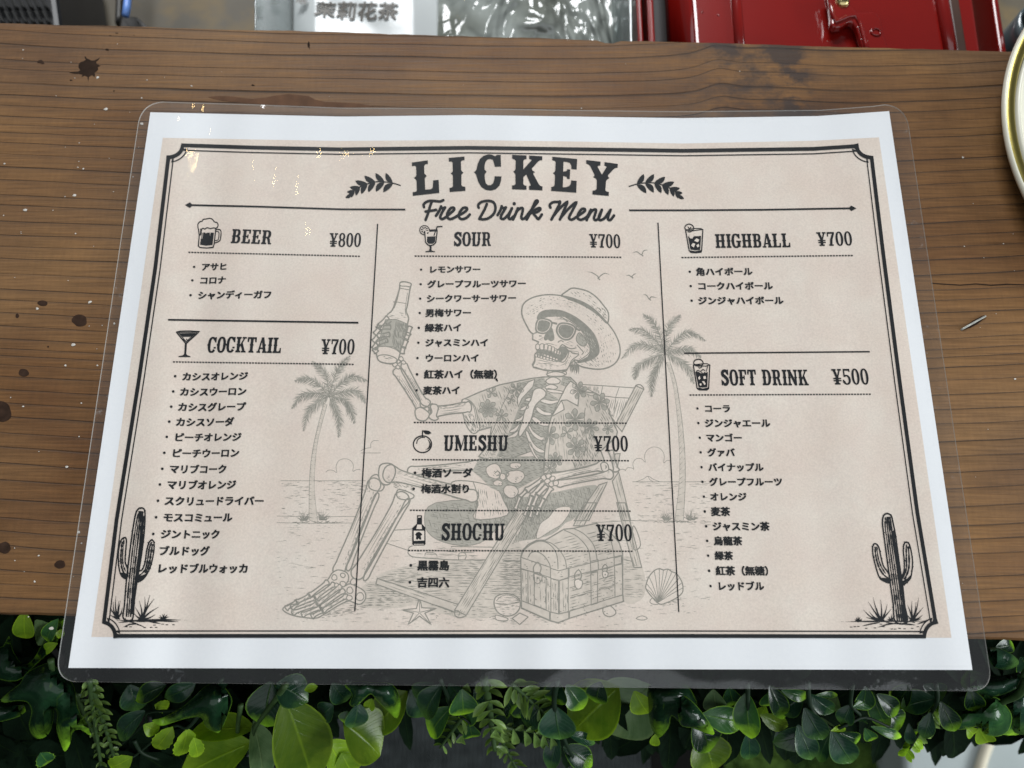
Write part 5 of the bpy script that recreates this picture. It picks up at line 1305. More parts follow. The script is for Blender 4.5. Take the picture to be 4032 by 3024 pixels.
# slanted shoulder between rim and lid that mirrors the daylight
def shoulder():
    a = on_plane([(2600, -420), (2640, 330)], zb - .012); b = on_plane([(2692, -420), (2747, 330)], zb - .0008)
    V = []; n = 6
    for i in range(n + 1):
        t = i / n; s = math.sin(t * math.pi / 2); 
        for e in (0, 1):
            p = a[e] + (b[e] - a[e]) * t; p = p.copy(); p[2] = a[e][2] + (b[e][2] - a[e][2]) * s; V.append(p)
    o = mesh_obj("shoulder", V, [(2 * i, 2 * i + 2, 2 * i + 3, 2 * i + 1) for i in range(n)], M_RED, None, True)
    sol = o.modifiers.new("thick", 'SOLIDIFY'); sol.thickness = .0008; sol.offset = -1
    red_part(o)
shoulder()
red_part(prism("step", [(3700, -420), (3770, -420), (3880, 330), (3800, 330)], zb - .012, .05, M_RED, None, .0015, 2))
M_FADE = simple("worn brownish enamel", (.062, .030, .020), .45, var=.15)
red_part(prism("worn_strip", [(3672, -420), (3712, -420), (3830, 330), (3785, 330)], zb - .004, .03, M_FADE, None, .001, 2))
red_part(prism("edge_flange", [(3846, -420), (3868, -420), (3985, 330), (3955, 330)], zb - .020, .05, M_RED, None, .001, 2))
# latch: a bent strap
LT = Z(3232, 0, 4032)
strap = LT([(60, -60), (95, 60), (112, 180), (110, 260), (150, 300), (230, 290), (300, 240), (340, 235), (390, 290), (430, 420), (480, 560), (760, 560), (700, 400), (660, 200), (600, 120), (400, 130), (330, 60), (330, -60)])
red_part(prism("latch", strap, zb + .006, .004, M_RED, None, .0011, 3))
lt = on_plane(LT([(38, 60), (100, 255), (150, 295)]), zb + .0065)
red_part(tube("latch_bead", list(on_plane(LT([(75, -80), (128, 150), (160, 240), (300, 180), (380, 170), (430, 260), (490, 480), (520, 580)]), zb + .0062)), .0011, M_RED, None, 8))
def dome(name, c, r, h, mat, rings=6, n=24):
    V = []; F_ = []
    for i in range(rings + 1):
        a = i / rings * math.pi / 2
        for k in range(n): V.append((c[0] + r * math.cos(a) * math.cos(6.2832 * k / n), c[1] + r * math.cos(a) * math.sin(6.2832 * k / n), c[2] + h * math.sin(a)))
    for i in range(rings):
        for k in range(n): F_.append((i * n + k, i * n + (k + 1) % n, (i + 1) * n + (k + 1) % n, (i + 1) * n + k))
    return mesh_obj(name, V, F_, mat, None, True)
red_part(dome("rivet", on_plane(LT([(235, 20)]), zb + .006)[0], .0031, .0022, M_BRASS))
rc = on_plane(LT([(600, 345)]), zb + .0063)[0]
red_part(tube("latch_ring", [rc + np.array([math.cos(a * .5236) * .0021, math.sin(a * .5236) * .0019, 0]) for a in range(13)], .0005, M_RED, None, 6))
for c_ in ((2766, 48), (2829, 60)): red_part(dome("paint_blister", on_plane([c_], zb)[0], .0007, .0004, M_RED, 3, 10))

# clear bag and the tea packet in it
m = NT("crinkled clear plastic")
tc = m.n("TexCoord").outputs["Object"]
cr = m.noise(m.mapped(tc, (1, .45, 1)), 24, 2, .45, dist=1.8)
cr2 = m.noise(tc, 48, 1.5, .4, dist=.8)
hh = m.math('ADD', cr, m.math('MULTIPLY', cr2, .25))
c = m.mix(m.ramp(m.noise(tc, 20, 2), [(.35, 0.0), (.65, 1.0)]), (.22, .235, .20), (.52, .56, .53))
p = m.principled(Base_Color=c, Roughness=.06, Specular_IOR_Level=1.0, Normal=m.bump(hh, 1.0, .022))
t_ = m.n("BsdfTransparent", ins={"Color": (.9, .93, .92)})
M_BAG = m.done(m.n("MixShader", ins={0: .82, 1: t_.outputs[0], 2: p.outputs[0]}).outputs[0])
LUMP = {}
def lumpy(name, px, z, mat, amp, seed, nx=70, ny=16, thick=.0006):
    a, b, c_, d = (np.array(p, float) for p in px); r = random.Random(seed)
    ph = [(r.uniform(18, 90), r.uniform(18, 90), r.uniform(0, 6.3), r.uniform(.3, 1)) for _ in range(9)]
    V = []; LUMP[name] = lambda x, y: z + amp * sum(w * abs(math.sin(x * fx + y * fy + o)) for fx, fy, o, w in ph) / 4
    for j in range(ny + 1):
        for i in range(nx + 1):
            u, v = i / nx, j / ny; q = (a * (1 - u) + b * u) * (1 - v) + (d * (1 - u) + c_ * u) * v
            P = on_plane([q], z)[0]
            P[2] += amp * sum(w * abs(math.sin(P[0] * fx + P[1] * fy + o)) for fx, fy, o, w in ph) / 4 * min(1, 6 * u, 6 * (1 - u))
            V.append(P)
    F_ = [(j * (nx + 1) + i, (j + 1) * (nx + 1) + i, (j + 1) * (nx + 1) + i + 1, j * (nx + 1) + i + 1) for j in range(ny) for i in range(nx)]
    o = mesh_obj(name, V, F_, mat, None, True)
    s_ = o.modifiers.new("thick", 'SOLIDIFY'); s_.thickness = thick
    return o
bag = lumpy("clear_plastic_bag", [(1690, -420), (2470, -420), (2490, 340), (1690, 340)], -.100, M_BAG, .010, 4)
tag(bag, "crinkled clear plastic bag between the tea packet and the red box", "plastic bag")
M_PACK = simple("glossy white packet film", (.62, .65, .645), .28, spec=.6, var=.05, scale=30)
pack = lumpy("tea_packet", [(1160, -420), (1720, -420), (1730, 340), (1150, 340)], -.098, M_PACK, .005, 9, 60, 30)
tag(pack, "white packet of tea with dark Chinese lettering behind the board", "tea packet")
M_PINK = simple("grey-brown packet print", (.10, .09, .075), .5)
def text_on(name, s, c_px, size_px, ang, z, mat, parent, bold=.02):
    v, f = jp_mesh(s, 0.0); sp = on_plane([c_px, (c_px[0] + 100, c_px[1])], z); sc = np.linalg.norm(sp[1] - sp[0]) / 100 * size_px
    ca, sa_ = math.cos(ang), math.sin(ang); V, Fc = [], []
    for j, (ox, oy) in enumerate(((-1, -1), (1, -1), (-1, 1), (1, 1))):
        b0 = len(V)
        for p in v:
            x = (p[0] - len(s) / 2 + ox * bold) * sc; y = (p[1] - .38 + oy * bold) * sc
            X, Y = sp[0][0] + x * ca - y * sa_, sp[0][1] + x * sa_ + y * ca; V.append((X, Y, LUMP['tea_packet'](X, Y) + .0007 + j * .00001))
        Fc += [tuple(b0 + i for i in fc) for fc in f]
    return mesh_obj(name, V, up_facing(V, Fc), mat, parent)
zt_ = -.098
text_on("packet_lettering", "茉莉花茶", (1412, 68), 82, -.06, zt_, M_PINK, pack, .022)
text_on("packet_lettering", "條", (1200, 30), 46, -.3, zt_, M_PINK, pack, .02)
text_on("packet_lettering", "條", (1400, -26), 60, -.06, zt_, M_PINK, pack, .02)
# clear bin holding them: upright side walls
m = NT("clear bin plastic")
g_ = m.n("BsdfGlossy", ins={"Color": (1, 1, 1), "Roughness": .1}); t_ = m.n("BsdfTransparent", ins={"Color": (.86, .9, .9)}); d_ = m.n("BsdfDiffuse", ins={"Color": (.5, .55, .55)})
a_ = m.n("MixShader", ins={0: .25, 1: t_.outputs[0], 2: d_.outputs[0]})
M_BIN = m.done(m.n("MixShader", ins={0: .15, 1: a_.outputs[0], 2: g_.outputs[0]}).outputs[0])
M_CARD = simple("grey bin floor", (.10, .10, .088), .45, var=.2, scale=20)
bin_ = empty("clear_storage_bin", tuple(on_plane([(1740, 150)], -.15)[0]))
tag(bin_, "clear plastic storage bin that holds the tea packet and bag", "storage bin")
for nm, px in (("side_wall", [(1000, -420), (1012, -420), (1012, 340), (1000, 340)]), ("side_wall", [(2466, -420), (2482, -420), (2496, 340), (2480, 340)])):
    keep_world(prism(nm, px, -.035, .11, M_BIN, None, .0006, 2), bin_)
keep_world(prism("bin_floor", [(1004, -460), (2476, -460), (2488, 380), (1004, 380)], -.140, .003, M_CARD, None, .0006, 1), bin_)
# black basket with slats, far left
M_BLACK = simple("black basket plastic", (.008, .008, .009), .45, var=.2)
M_SLAT = simple("worn dark grey slat", (.012, .012, .011), .5, var=.25, scale=80)
bk = empty("black_basket", tuple(on_plane([(80, 60)], -.15)[0]))
tag(bk, "black slatted basket at the far left behind the board", "basket")
keep_world(prism("basket_body", [(-700, -420), (165, -420), (250, 200), (220, 330), (-700, 330)], -.085, .07, M_BLACK, None, .003, 2), bk)
for i in range(7):
    for j in range(2):
        x = -30 + i * 30 + j * 8; y = -20 + j * 58
        keep_world(prism("slat", [(x, y), (x + 12, y), (x + 36, y + 46), (x + 24, y + 46)], -.080, .004, M_SLAT, None, .0006, 1), bk)
# dustpan-like tool: dark blade and blue handle
M_BLUE = simple("blue plastic", (.18, .34, .80), .35, var=.06)
M_DGREY = simple("dark rubber", (.020, .017, .014), .5, var=.2)
br = empty("blue_handled_tool", tuple(on_plane([(500, 80)], -.15)[0]))
tag(br, "dark tool with a blue handle lying on the shelf behind the board", "hand tool")
hp = on_plane([(520, -300), (508, -60), (500, 30), (494, 62)], -.10)
keep_world(tube("handle", list(hp), [.0022, .0022, .0021, .0020], M_BLUE, None, 10), br)
keep_world(prism("blade", [(470, 60), (480, 56), (540, 62), (590, 110), (640, 260), (440, 260)], -.112, .012, M_DGREY, None, .002, 2), br)
keep_world(prism("socket", [(462, -300), (488, -300), (474, 70), (446, 90)], -.125, .01, M_DGREY, None, .002, 2), br)
# gold tin on the right and a glass jar behind it
m = NT("brushed gold tin")
tc = m.n("TexCoord").outputs["Object"]
nn_ = m.noise(m.mapped(tc, (1, 1, 8)), 300, 3)
c = m.mix(nn_, (.46, .38, .10), (.56, .47, .15))
M_GOLD = m.done(m.principled(Base_Color=c, Roughness=.30, Metallic=1.0).outputs[0])
M_TINW = simple("white lacquer", (.70, .68, .56), .35, spec=.6, var=.03)
def lathe(name, c_, prof, mat, n=128, parent=None):
    V = [(c_[0] + r * math.cos(6.28319 * k / n), c_[1] + r * math.sin(6.28319 * k / n), z) for r, z in prof for k in range(n)]
    F_ = [(i * n + k, i * n + (k + 1) % n, (i + 1) * n + (k + 1) % n, (i + 1) * n + k) for i in range(len(prof) - 1) for k in range(n)]
    o = mesh_obj(name, V, F_, mat, None, True)
    if parent: keep_world(o, parent)
    return o
zr_ = .009
tc_ = on_plane([(4900, 548)], zr_)[0]; te = on_plane([(3966, 548)], zr_)[0]; RT = np.linalg.norm(te - tc_)
tin = empty("gold_rimmed_tin", (tc_[0], tc_[1], ZB))
tag(tin, "round tin with gold rolled rim standing at the right edge of the board", "tin")
w_ = RT
lathe("tin_wall", tc_, [(w_ - .0090, ZB), (w_ - .0040, zr_ - .004)], M_GOLD, parent=tin)
lathe("outer_bead", tc_, [(w_ - .0040, zr_ - .004), (w_ - .0008, zr_ - .0032), (w_, zr_ - .0016), (w_ - .0004, zr_ - .0004), (w_ - .0008, zr_), (w_ - .0013, zr_ - .0004)], M_TINW, parent=tin)
lathe("gold_rim", tc_, [(w_ - .0013, zr_ - .0004), (w_ - .0022, zr_ + .0000), (w_ - .0042, zr_ - .0003), (w_ - .0050, zr_ - .0012), (w_ - .0054, zr_ - .0035)], M_GOLD, parent=tin)
lathe("inner_bead", tc_, [(w_ - .0054, zr_ - .0035), (w_ - .0056, zr_ - .0010), (w_ - .0064, zr_ - .0002), (w_ - .0074, zr_ - .0010), (w_ - .0078, zr_ - .006), (.0005, zr_ - .006)], M_TINW, parent=tin)
m = NT("grey jar glass")
M_JAR = m.done(m.principled(Base_Color=(.10, .13, .14), Roughness=.12, Specular_IOR_Level=.8).outputs[0])
jc = on_plane([(4150, 90)], -.04)[0]; je = on_plane([(4020, 90)], -.04)[0]; rj = np.linalg.norm(jc - je)
jar = lathe("grey_jar", jc, [(0.0005, -.16), (rj * .97, -.16), (rj, -.155), (rj, -.045), (rj * .96, -.04), (rj * .92, -.042), (rj * .92, -.15), (.0005, -.15)], M_JAR, 64)
tag(jar, "grey glass jar at the top right corner behind the gold tin", "jar")
# ------------------------------------------------------------------ ground in front of the counter
ZG = -.80
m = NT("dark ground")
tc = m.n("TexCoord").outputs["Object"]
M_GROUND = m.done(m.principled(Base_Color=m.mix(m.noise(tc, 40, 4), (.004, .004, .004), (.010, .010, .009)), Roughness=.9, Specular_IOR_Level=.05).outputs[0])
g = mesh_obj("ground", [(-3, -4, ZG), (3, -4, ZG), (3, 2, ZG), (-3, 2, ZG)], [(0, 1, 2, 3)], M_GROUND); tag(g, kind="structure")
M_MAT = simple("grey ribbed mat", (0.0440, 0.0500, 0.0500), .9, spec=.04, var=.3, scale=60)
a, b = on_plane([(640, 2500)], ZG)[0], on_plane([(2560, 3200)], ZG)[0]
def ribbed():
    n = int((b[0] - a[0]) / .0055); V = []
    for i in range(n + 1):
        x = a[0] + i * .0055
        for dx, dz in ((0, .006), (.0016, .0085), (.0036, .0085), (.0050, .006)):
            for y in (a[1] + .2, b[1] - .2): V.append((x + dx, y, ZG + dz))
    F_ = [(2 * i, 2 * i + 1, 2 * i + 3, 2 * i + 2) for i in range(len(V) // 2 - 1)]
    o = mesh_obj("ribbed_mat", V, F_, M_MAT); o["kind"] = "structure"
ribbed()
m = NT("artificial turf")
tc = m.n("TexCoord").outputs["Object"]
c = m.mix(m.ramp(m.noise(tc, 28, 4, .6), [(.35, 0.0), (.7, 1.0)]), (.020, .046, .010), (.085, .15, .026))
M_TURF = m.done(m.principled(Base_Color=c, Roughness=.8, Specular_IOR_Level=.1).outputs[0])
def turf():
    r = random.Random(8); a, b = on_plane([(2820, 2560)], ZG)[0], on_plane([(4400, 3200)], ZG)[0]; V, F_ = [], []
    for (x, y) in ((a[0], a[1] + .2), (a[0], b[1] - .1), (b[0], b[1] - .1), (b[0], a[1] + .2)): V.append((x, y, ZG + .005))
    F_.append((0, 1, 2, 3))
    for _ in range(9000):
        x, y = r.uniform(a[0], b[0]), r.uniform(b[1] - .1, a[1] + .2); an = r.uniform(0, 6.3); l = r.uniform(.012, .035); dx, dy = math.cos(an), math.sin(an); n0 = len(V)
        V += [(x - dy * .0012, y + dx * .0012, ZG + .005), (x + dy * .0012, y - dx * .0012, ZG + .005), (x + dx * l * .6, y + dy * l * .6, ZG + .005 + l * .7)]; F_.append((n0, n0 + 1, n0 + 2))
    o = mesh_obj("turf_mat", V, F_, M_TURF); tag(o, kind="stuff")
turf()
M_CUSH = simple("pale grey canvas", (0.3380, 0.3770, 0.3718), .9, var=.06, scale=15)
M_PIPE = simple("cream piping", (0.6240, 0.5720, 0.4420), .8, var=.05)
cu = empty("pale_canvas_bag", tuple(on_plane([(3850, 3000)], -.80)[0]))
tag(cu, "pale grey canvas bag with cream strap below the leaves at the lower right corner", "bag")
keep_world(prism("bag_body", [(3548, 2780), (3562, 2900), (3565, 3300), (4500, 3300), (4500, 2740)], -.72, .08, M_CUSH, None, .008, 3), cu)
sp_ = on_plane([(3905, 2860), (3890, 2930), (3870, 2985), (3848, 3060), (3825, 3150)], -.716)
keep_world(tube("strap", list(sp_), .006, M_PIPE, None, 8), cu)
# boarded front under the counter that the greenery hangs on
M_FRONT = simple("dark counter front", (.006, .008, .006), .8, var=.3)  # near-black colour puts deep shade behind the leaves
fy = float(bf[0][1]) - .002; fy2 = float(bf[1][1]) - .002
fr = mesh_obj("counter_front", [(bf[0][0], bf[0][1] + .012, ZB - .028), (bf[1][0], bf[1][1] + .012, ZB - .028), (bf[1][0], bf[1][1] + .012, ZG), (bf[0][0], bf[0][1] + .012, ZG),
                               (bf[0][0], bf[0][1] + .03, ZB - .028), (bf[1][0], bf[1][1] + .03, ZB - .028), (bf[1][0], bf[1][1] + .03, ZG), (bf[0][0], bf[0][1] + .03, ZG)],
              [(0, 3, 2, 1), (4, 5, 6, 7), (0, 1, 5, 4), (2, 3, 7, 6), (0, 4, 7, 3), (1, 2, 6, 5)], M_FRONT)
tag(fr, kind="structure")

# ------------------------------------------------------------------ artificial foliage
def leaf_mat(name, dark, mid, lime, rough=.28, trans=.35, edge_w=.75, tip_w=.6, spec=.30, rib_w=.35):
    m = NT(name)
    at = m.n("Attribute", attribute_name="leafmap")          # r: towards the rim, g: towards the tip, b: beside the midrib
    sp = m.n("SeparateColor", ins={0: at.outputs["Color"]})
    tc = m.n("TexCoord").outputs["Object"]; oi = m.n("ObjectInfo")
    nz = m.noise(tc, 130, 4, .6)
    c = m.mix(m.ramp(nz, [(.3, 0.0), (.7, 1.0)]), dark, mid)
    e = m.math('MULTIPLY', m.ramp(sp.outputs[0], [(.90, 0.0), (1.0, 1.0)]), edge_w)
    t = m.math('MULTIPLY', m.ramp(m.math('ADD', sp.outputs[1], m.math('MULTIPLY', m.math('SUBTRACT', nz, .5), .5)), [(.62, 0.0), (1.0, 1.0)]), tip_w)
    c = m.mix(m.math('MAXIMUM', e, t), c, lime)
    rib = m.ramp(sp.outputs[2], [(0.0, 1.0), (.07, 0.0)])
    c = m.mix(m.math('MULTIPLY', rib, rib_w), c, lime)
    c = m.mix(1.0, c, m.ramp(oi.outputs["Random"], [(0.0, .70), (1.0, 1.30)]), 'MULTIPLY')
    # side veins, pressed into the plastic
    v = m.math('SINE', m.math('ADD', m.math('MULTIPLY', sp.outputs[1], 46), m.math('MULTIPLY', sp.outputs[2], -14)))
    hgt = m.math('ADD', m.math('MULTIPLY', m.ramp(v, [(.0, 0.0), (.25, .0), (.5, 1.0)]), .35), m.math('MULTIPLY', rib, -1.0))
    hgt = m.math('ADD', hgt, m.math('MULTIPLY', nz, .4))
    nrm = m.bump(hgt, .35, .0006)
    p = m.principled(Base_Color=c, Roughness=rough, Specular_IOR_Level=spec, Normal=nrm)
    tr = m.n("BsdfTranslucent"); m.link(m.mix(1.0, c, (1.25, 1.35, .55), 'MULTIPLY'), tr.inputs[0])
    return m.done(m.n("MixShader", ins={0: trans, 1: p.outputs[0], 2: tr.outputs[0]}).outputs[0])
L_IVY = leaf_mat("dark ivy leaf", (0.0037, 0.0169, 0.0075), (0.0112, 0.0375, 0.0150), (0.2812, 0.5625, 0.0225), .20, .12, .40, .75, spec=.35, rib_w=.10)
L_BOX = leaf_mat("dark boxwood leaf", (0.0062, 0.0270, 0.0146), (0.0187, 0.0582, 0.0291), (0.1664, 0.3536, 0.0416), .20, .12, .30, .35, spec=.35, rib_w=.12)
L_BOXL = leaf_mat("boxwood leaf with lime tip", (0.0160, 0.0586, 0.0214), (0.0427, 0.1227, 0.0320), (0.4536, 0.8271, 0.0400), .22, .2, .45, .95, spec=.35, rib_w=.12)
L_LIME = leaf_mat("lime broad leaf", (0.1632, 0.3101, 0.0196), (0.2774, 0.4406, 0.0294), (0.6528, 1.0118, 0.0391), .28, .36, .5, .5)
L_OLIVE = leaf_mat("olive broad leaf", (0.0671, 0.1342, 0.0120), (0.1198, 0.1917, 0.0168), (0.3115, 0.4792, 0.0287), .26, .32, .6, .5)
L_PALE = leaf_mat("silvery green leaf", (0.0896, 0.1613, 0.0672), (0.1680, 0.2576, 0.1165), (0.3360, 0.4480, 0.1792), .25, .3, .3, .3)
L_FERN = leaf_mat("olive fern leaflet", (0.0821, 0.1525, 0.0352), (0.1612, 0.2581, 0.0704), (0.3519, 0.4985, 0.1173), .22, .25, .3, .5)
L_MASS = leaf_mat("shaded background leaf", (.003, .008, .004), (.006, .016, .007), (.02, .045, .008), .8, .05, .2, .2, spec=.04)  # near-black colours carry the shade of the gaps
M_STEM = simple("green plastic stem", (.030, .058, .018), .5, spec=.2, var=.2, scale=200)
M_DSTEM = simple("dark green plastic stem", (.008, .019, .009), .5, spec=.2, var=.2, scale=200)
WID = {
 "oval": lambda t: .92 * math.sin(math.pi * min(1, t ** .95 * .975 + .02)) ** .8, "lance": lambda t: (math.sin(math.pi * t ** .85)) ** .9,
 "obov": lambda t: .76 * math.sin(math.pi * min(1, t ** 1.10 * .97 + .02)) ** .8, "serr": lambda t: math.sin(math.pi * t ** .8) ** .8 * (1 - .28 * ((t * 6) % 1))}
CAMV = Vector(CAM)
def paint(o, cols):
    ca = o.data.color_attributes.new("leafmap", 'FLOAT_COLOR', 'POINT')
    ca.data.foreach_set("color", np.array([(r, g_, b_, 1) for r, g_, b_ in cols], 'f').ravel())
def leaf(parent, z, base, tip, w, mat, kind="oval", zb=-.05, zt=-.06, roll=0.0, cup=.25, arch=.10, nu=9):
    if z is not None: base, tip = z([base])[0], z([tip])[0]
    B, T = Vector(on_plane([base], zb)[0]), Vector(on_plane([tip], zt)[0])
    wm = w * abs(CAM[2] - (zb + zt) / 2) / F
    ax = T - B; L = ax.length; d = ax / L
    view = (CAMV - (B + T) / 2).normalized()
    nrm = (view - d * view.dot(d)).normalized()
    nrm = (Matrix.Rotation(roll, 3, d) @ nrm).normalized(); side = d.cross(nrm)
    V, cols, S = [], [], (-1, -.86, -.45, 0, .45, .86, 1)
    fw = WID[kind]
    for i in range(nu + 1):
        t = i / nu; ww = fw(t) * wm / 2 * .8
        for s in S:
            V.append(B + d * L * t + side * ww * s + nrm * (cup * ww * (abs(s) ** 1.6) + arch * L * (math.sin(math.pi * t) - .4 * t * t)))
            cols.append((abs(s), t, abs(s)))
    k = len(S)
    F_ = [(i * k + j, (i + 1) * k + j, (i + 1) * k + j + 1, i * k + j + 1) for i in range(nu) for j in range(k - 1)]
    o = mesh_obj("leaf", V, F_, mat, None, True)
    paint(o, cols); keep_world(o, parent)
    return o
def ivy(parent, z, outline, ctr, zz, mat, tilt=(0, 0), dome_=.05, vein_tips=()):
    """lobed leaf from its outline: a rim ring, an inner ring and a filled middle, domed and bent"""
    out = smooth(z(outline), True, 3); c = np.array(z([ctr])[0])
    P = [np.array(p) for p in out]; n = len(P); ins = []
    for i in range(n):
        d = P[(i + 2) % n] - P[i - 2]; L = np.linalg.norm(d); nn = np.array([-d[1], d[0]]) / max(L, 1e-6)
        ins.append(nn)
    ar = sum(P[i][0] * P[(i + 1) % n][1] - P[(i + 1) % n][0] * P[i][1] for i in range(n))
    sg = 1 if ar > 0 else -1
    R1 = [P[i] + ins[i] * sg * 7 for i in range(n)]
    v, f = fill_px([tuple(p) for p in P], 26, 60)
    v = np.array(v)
    # distance to the rim drives the edge colour and the doming
    A = np.array(P)
    seg = np.roll(A, -1, 0) - A; sl = (seg ** 2).sum(1)
    dist = []
    for q in v:
        t = np.clip(((q - A) * seg).sum(1) / np.maximum(sl, 1e-9), 0, 1); dist.append(np.sqrt((((A + seg * t[:, None]) - q) ** 2).sum(1)).min())
    dist = np.array(dist); mx = dist.max()
    R = np.sqrt(((v - c) ** 2).sum(1)); Rm = R.max()
    pts = on_plane(v, zz)
    V, cols = [], []
    for q, p, ds, r in zip(v, pts, dist, R):
        dx, dy = (q - c) / Rm
        vein = 1.0
        for tp in vein_tips:
            e = np.array(z([tp])[0]) - c; el = np.linalg.norm(e); pr = np.dot(q - c, e) / el
            if pr > 0: vein = min(vein, abs((q - c)[0] * e[1] - (q - c)[1] * e[0]) / el / 60)
        hz = dome_ * (1 - math.exp(-ds / 26)) * .30 + tilt[0] * dx + tilt[1] * dy - .010 * (r / Rm) ** 2
        ray = rays([q])[0]; zz_ = zz + hz; V.append(CAM + ray * ((zz_ - CAM[2]) / ray[2]))
        cols.append((max(0, 1 - ds / 34), .25 + .75 * (r / Rm) ** 1.5, min(1, vein)))
    o = mesh_obj("leaf", V, up_facing(V, f), mat, None, True)
    paint(o, cols); keep_world(o, parent)
    return o
def plant(name, label, cat, base_px, zb, group="artificial greenery hanging under the board"):
    e = empty(name, tuple(on_plane([base_px], zb)[0])); tag(e, label, cat, group); return e
def stem_px(parent, z, pts, zs_, r, mat=None):
    q = z(pts) if z else pts
    P = [on_plane([p], zz)[0] for p, zz in zip(q, zs_)]
    P = smooth(P, k=4)
    o = tube("stem", [tuple(p) for p in P], [r * (1 - .5 * i / len(P)) for i in range(len(P))], mat or M_STEM, None, 7); keep_world(o, parent); return P
c7, c8, c9 = Z(0, 2016, 1344), Z(1344, 2016, 2688), Z(2688, 2016, 4032)
rl = random.Random(31)
rr = lambda a=.5: rl.uniform(-a, a)

p_ = plant("ivy_vine", "large dark green ivy leaves with lime edges at the far left", "ivy", c7([(330, 960)])[0], -.03)
ivy(p_, c7, [(5,1215),(60,1165),(130,1110),(165,1050),(250,1000),(330,980),(420,1060),(480,1130),(505,1270),(560,1370),(590,1450),(520,1410),(470,1430),(455,1500),(420,1552),(390,1490),(365,1400),(375,1310),(352,1275),(345,1350),(325,1420),(290,1460),(240,1468),(200,1430),(188,1370),(205,1290),(175,1232),(100,1225),(30,1235)], (340,1060), -.045, L_IVY, (0, -.012), .05, [(250,1450),(415,1530),(40,1215),(560,1420)])
ivy(p_, c7, [(-40,900),(20,870),(60,805),(80,890),(140,980),(200,970),(260,880),(330,740),(420,690),(360,860),(220,1000),(110,1095),(-40,1060)], (120,1010), -.062, L_IVY, (.01, 0), .05, [(60,830),(380,720),(-30,980)])
ivy(p_, c7, [(-60,1250),(30,1230),(110,1240),(190,1250),(170,1300),(80,1340),(-60,1360)], (-40,1290), -.07, L_IVY, (0, 0), .04, [(180,1260)])
stem_px(p_, c7, [(330,960),(340,1040),(345,1100)], [-.03, -.04, -.046], .0012)
leaf(p_, c7, (160,640), (170,830), 100, L_LIME, "oval", -.040, -.055, .3)
leaf(p_, c7, (380,690), (300,850), 70, L_BOXL, "lance", -.035, -.05, .4); leaf(p_, c7, (375,850), (288,902), 50, L_LIME, "lance", -.04, -.05, .2)
leaf(p_, c7, (230,700), (300,850), 100, L_PALE, "oval", -.055, -.075, -.3); leaf(p_, c7, (400,760), (380,820), 40, L_LIME, "oval", -.05, -.05)

p_ = plant("fern_sprig", "olive fern fronds hanging beside the left ivy leaves", "fern", c7([(580, 1090)])[0], -.03)
def frond(p, z, pts, zs_, n, ln, w, mat=L_FERN, r=.0011, taper=.45, kind="obov"):
    P = stem_px(p, z, pts, zs_, r); q = smooth(z(pts), k=8); m_ = len(q)
    for i in range(n):
        t = (i + .5) / n; j = min(m_ - 2, int(t * (m_ - 1))); b0 = np.array(q[j]); d = np.array(q[j + 1]) - b0; d /= np.linalg.norm(d); nn = np.array([-d[1], d[0]])
        zz = zs_[0] + (zs_[-1] - zs_[0]) * t
        for s in (-1, 1):
            L = ln * (1 - taper * t) * rl.uniform(.75, 1.1); e = b0 + (d * rl.uniform(.35, .7) + nn * s * rl.uniform(.6, .95)) * L
            leaf(p, None, tuple(b0), tuple(e), w * (1 - .4 * t) * rl.uniform(.8, 1.1), mat, kind, zz, zz + rl.uniform(-.006, .003), s * rl.uniform(.1, .9), .35, .06, 5)
frond(p_, c7, [(580,1090),(600,1250),(620,1400),(655,1640)], [-.035, -.05, -.062, -.075], 13, 62, 30)
frond(p_, c7, [(600,1130),(650,1300),(700,1450),(740,1590)], [-.040, -.055, -.065, -.075], 11, 66, 34)
frond(p_, c7, [(480,1180),(540,1290),(600,1420),(640,1560)], [-.060, -.07, -.08, -.09], 9, 50, 26, L_PALE)

p_ = plant("ivy_vine", "dark pointed ivy leaf with one lime tip left of the centre", "ivy", c7([(1440, 1100)])[0], -.03)
ivy(p_, c7, [(985,1350),(1060,1330),(1200,1250),(1330,1130),(1420,1105),(1500,1200),(1490,1280),(1430,1420),(1390,1425),(1330,1390),(1300,1330),(1200,1340),(1100,1372),(1040,1385)], (1400,1160), -.045, L_IVY, (0, -.01), .05, [(1000,1355),(1400,1415)])
leaf(p_, c7, (940,1290), (760,1475), 110, L_BOX, "oval", -.05, -.06, .4); leaf(p_, c7, (1080,1120), (870,1225), 90, L_IVY, "lance", -.05, -.055, .3)
leaf(p_, c7, (930,1380), (1030,1420), 90, L_LIME, "obov", -.06, -.065, .2); leaf(p_, c7, (1270,1110), (1060,1210), 90, L_BOX, "lance", -.06, -.065, -.2)
leaf(p_, c7, (840,1120), (900,1290), 130, L_BOX, "oval", -.062, -.07, .2); leaf(p_, c7, (1480,1110), (1340,1240), 60, L_BOX, "lance", -.04, -.045, .6)
stem_px(p_, c7, [(1440,1080),(1330,1210),(1180,1280),(960,1300),(930,1380),(700,1580)], [-.04, -.05, -.058, -.062, -.068, -.08], .0008, M_DSTEM)
stem_px(p_, c7, [(870,1480),(920,1560),(1030,1605)], [-.065, -.07, -.075], .0009, M_DSTEM)
p_ = plant("serrated_sprig", "small bright green toothed leaves below the pointed ivy", "sprig", c7([(1180, 1380)])[0], -.05)
for b0, e0, w0 in (((1215,1400),(1160,1590),105),((1255,1460),(1285,1595),70),((1120,1390),(1000,1540),90),((860,1585),(700,1655),90),((260,1560),(320,1630),80),((1000,1250),(1100,1260),60)):
    leaf(p_, c7, b0, e0, w0, L_BOXL if b0[0] < 500 else L_LIME, "serr", -.06, -.07, rr(.6), .2, .1, 12)
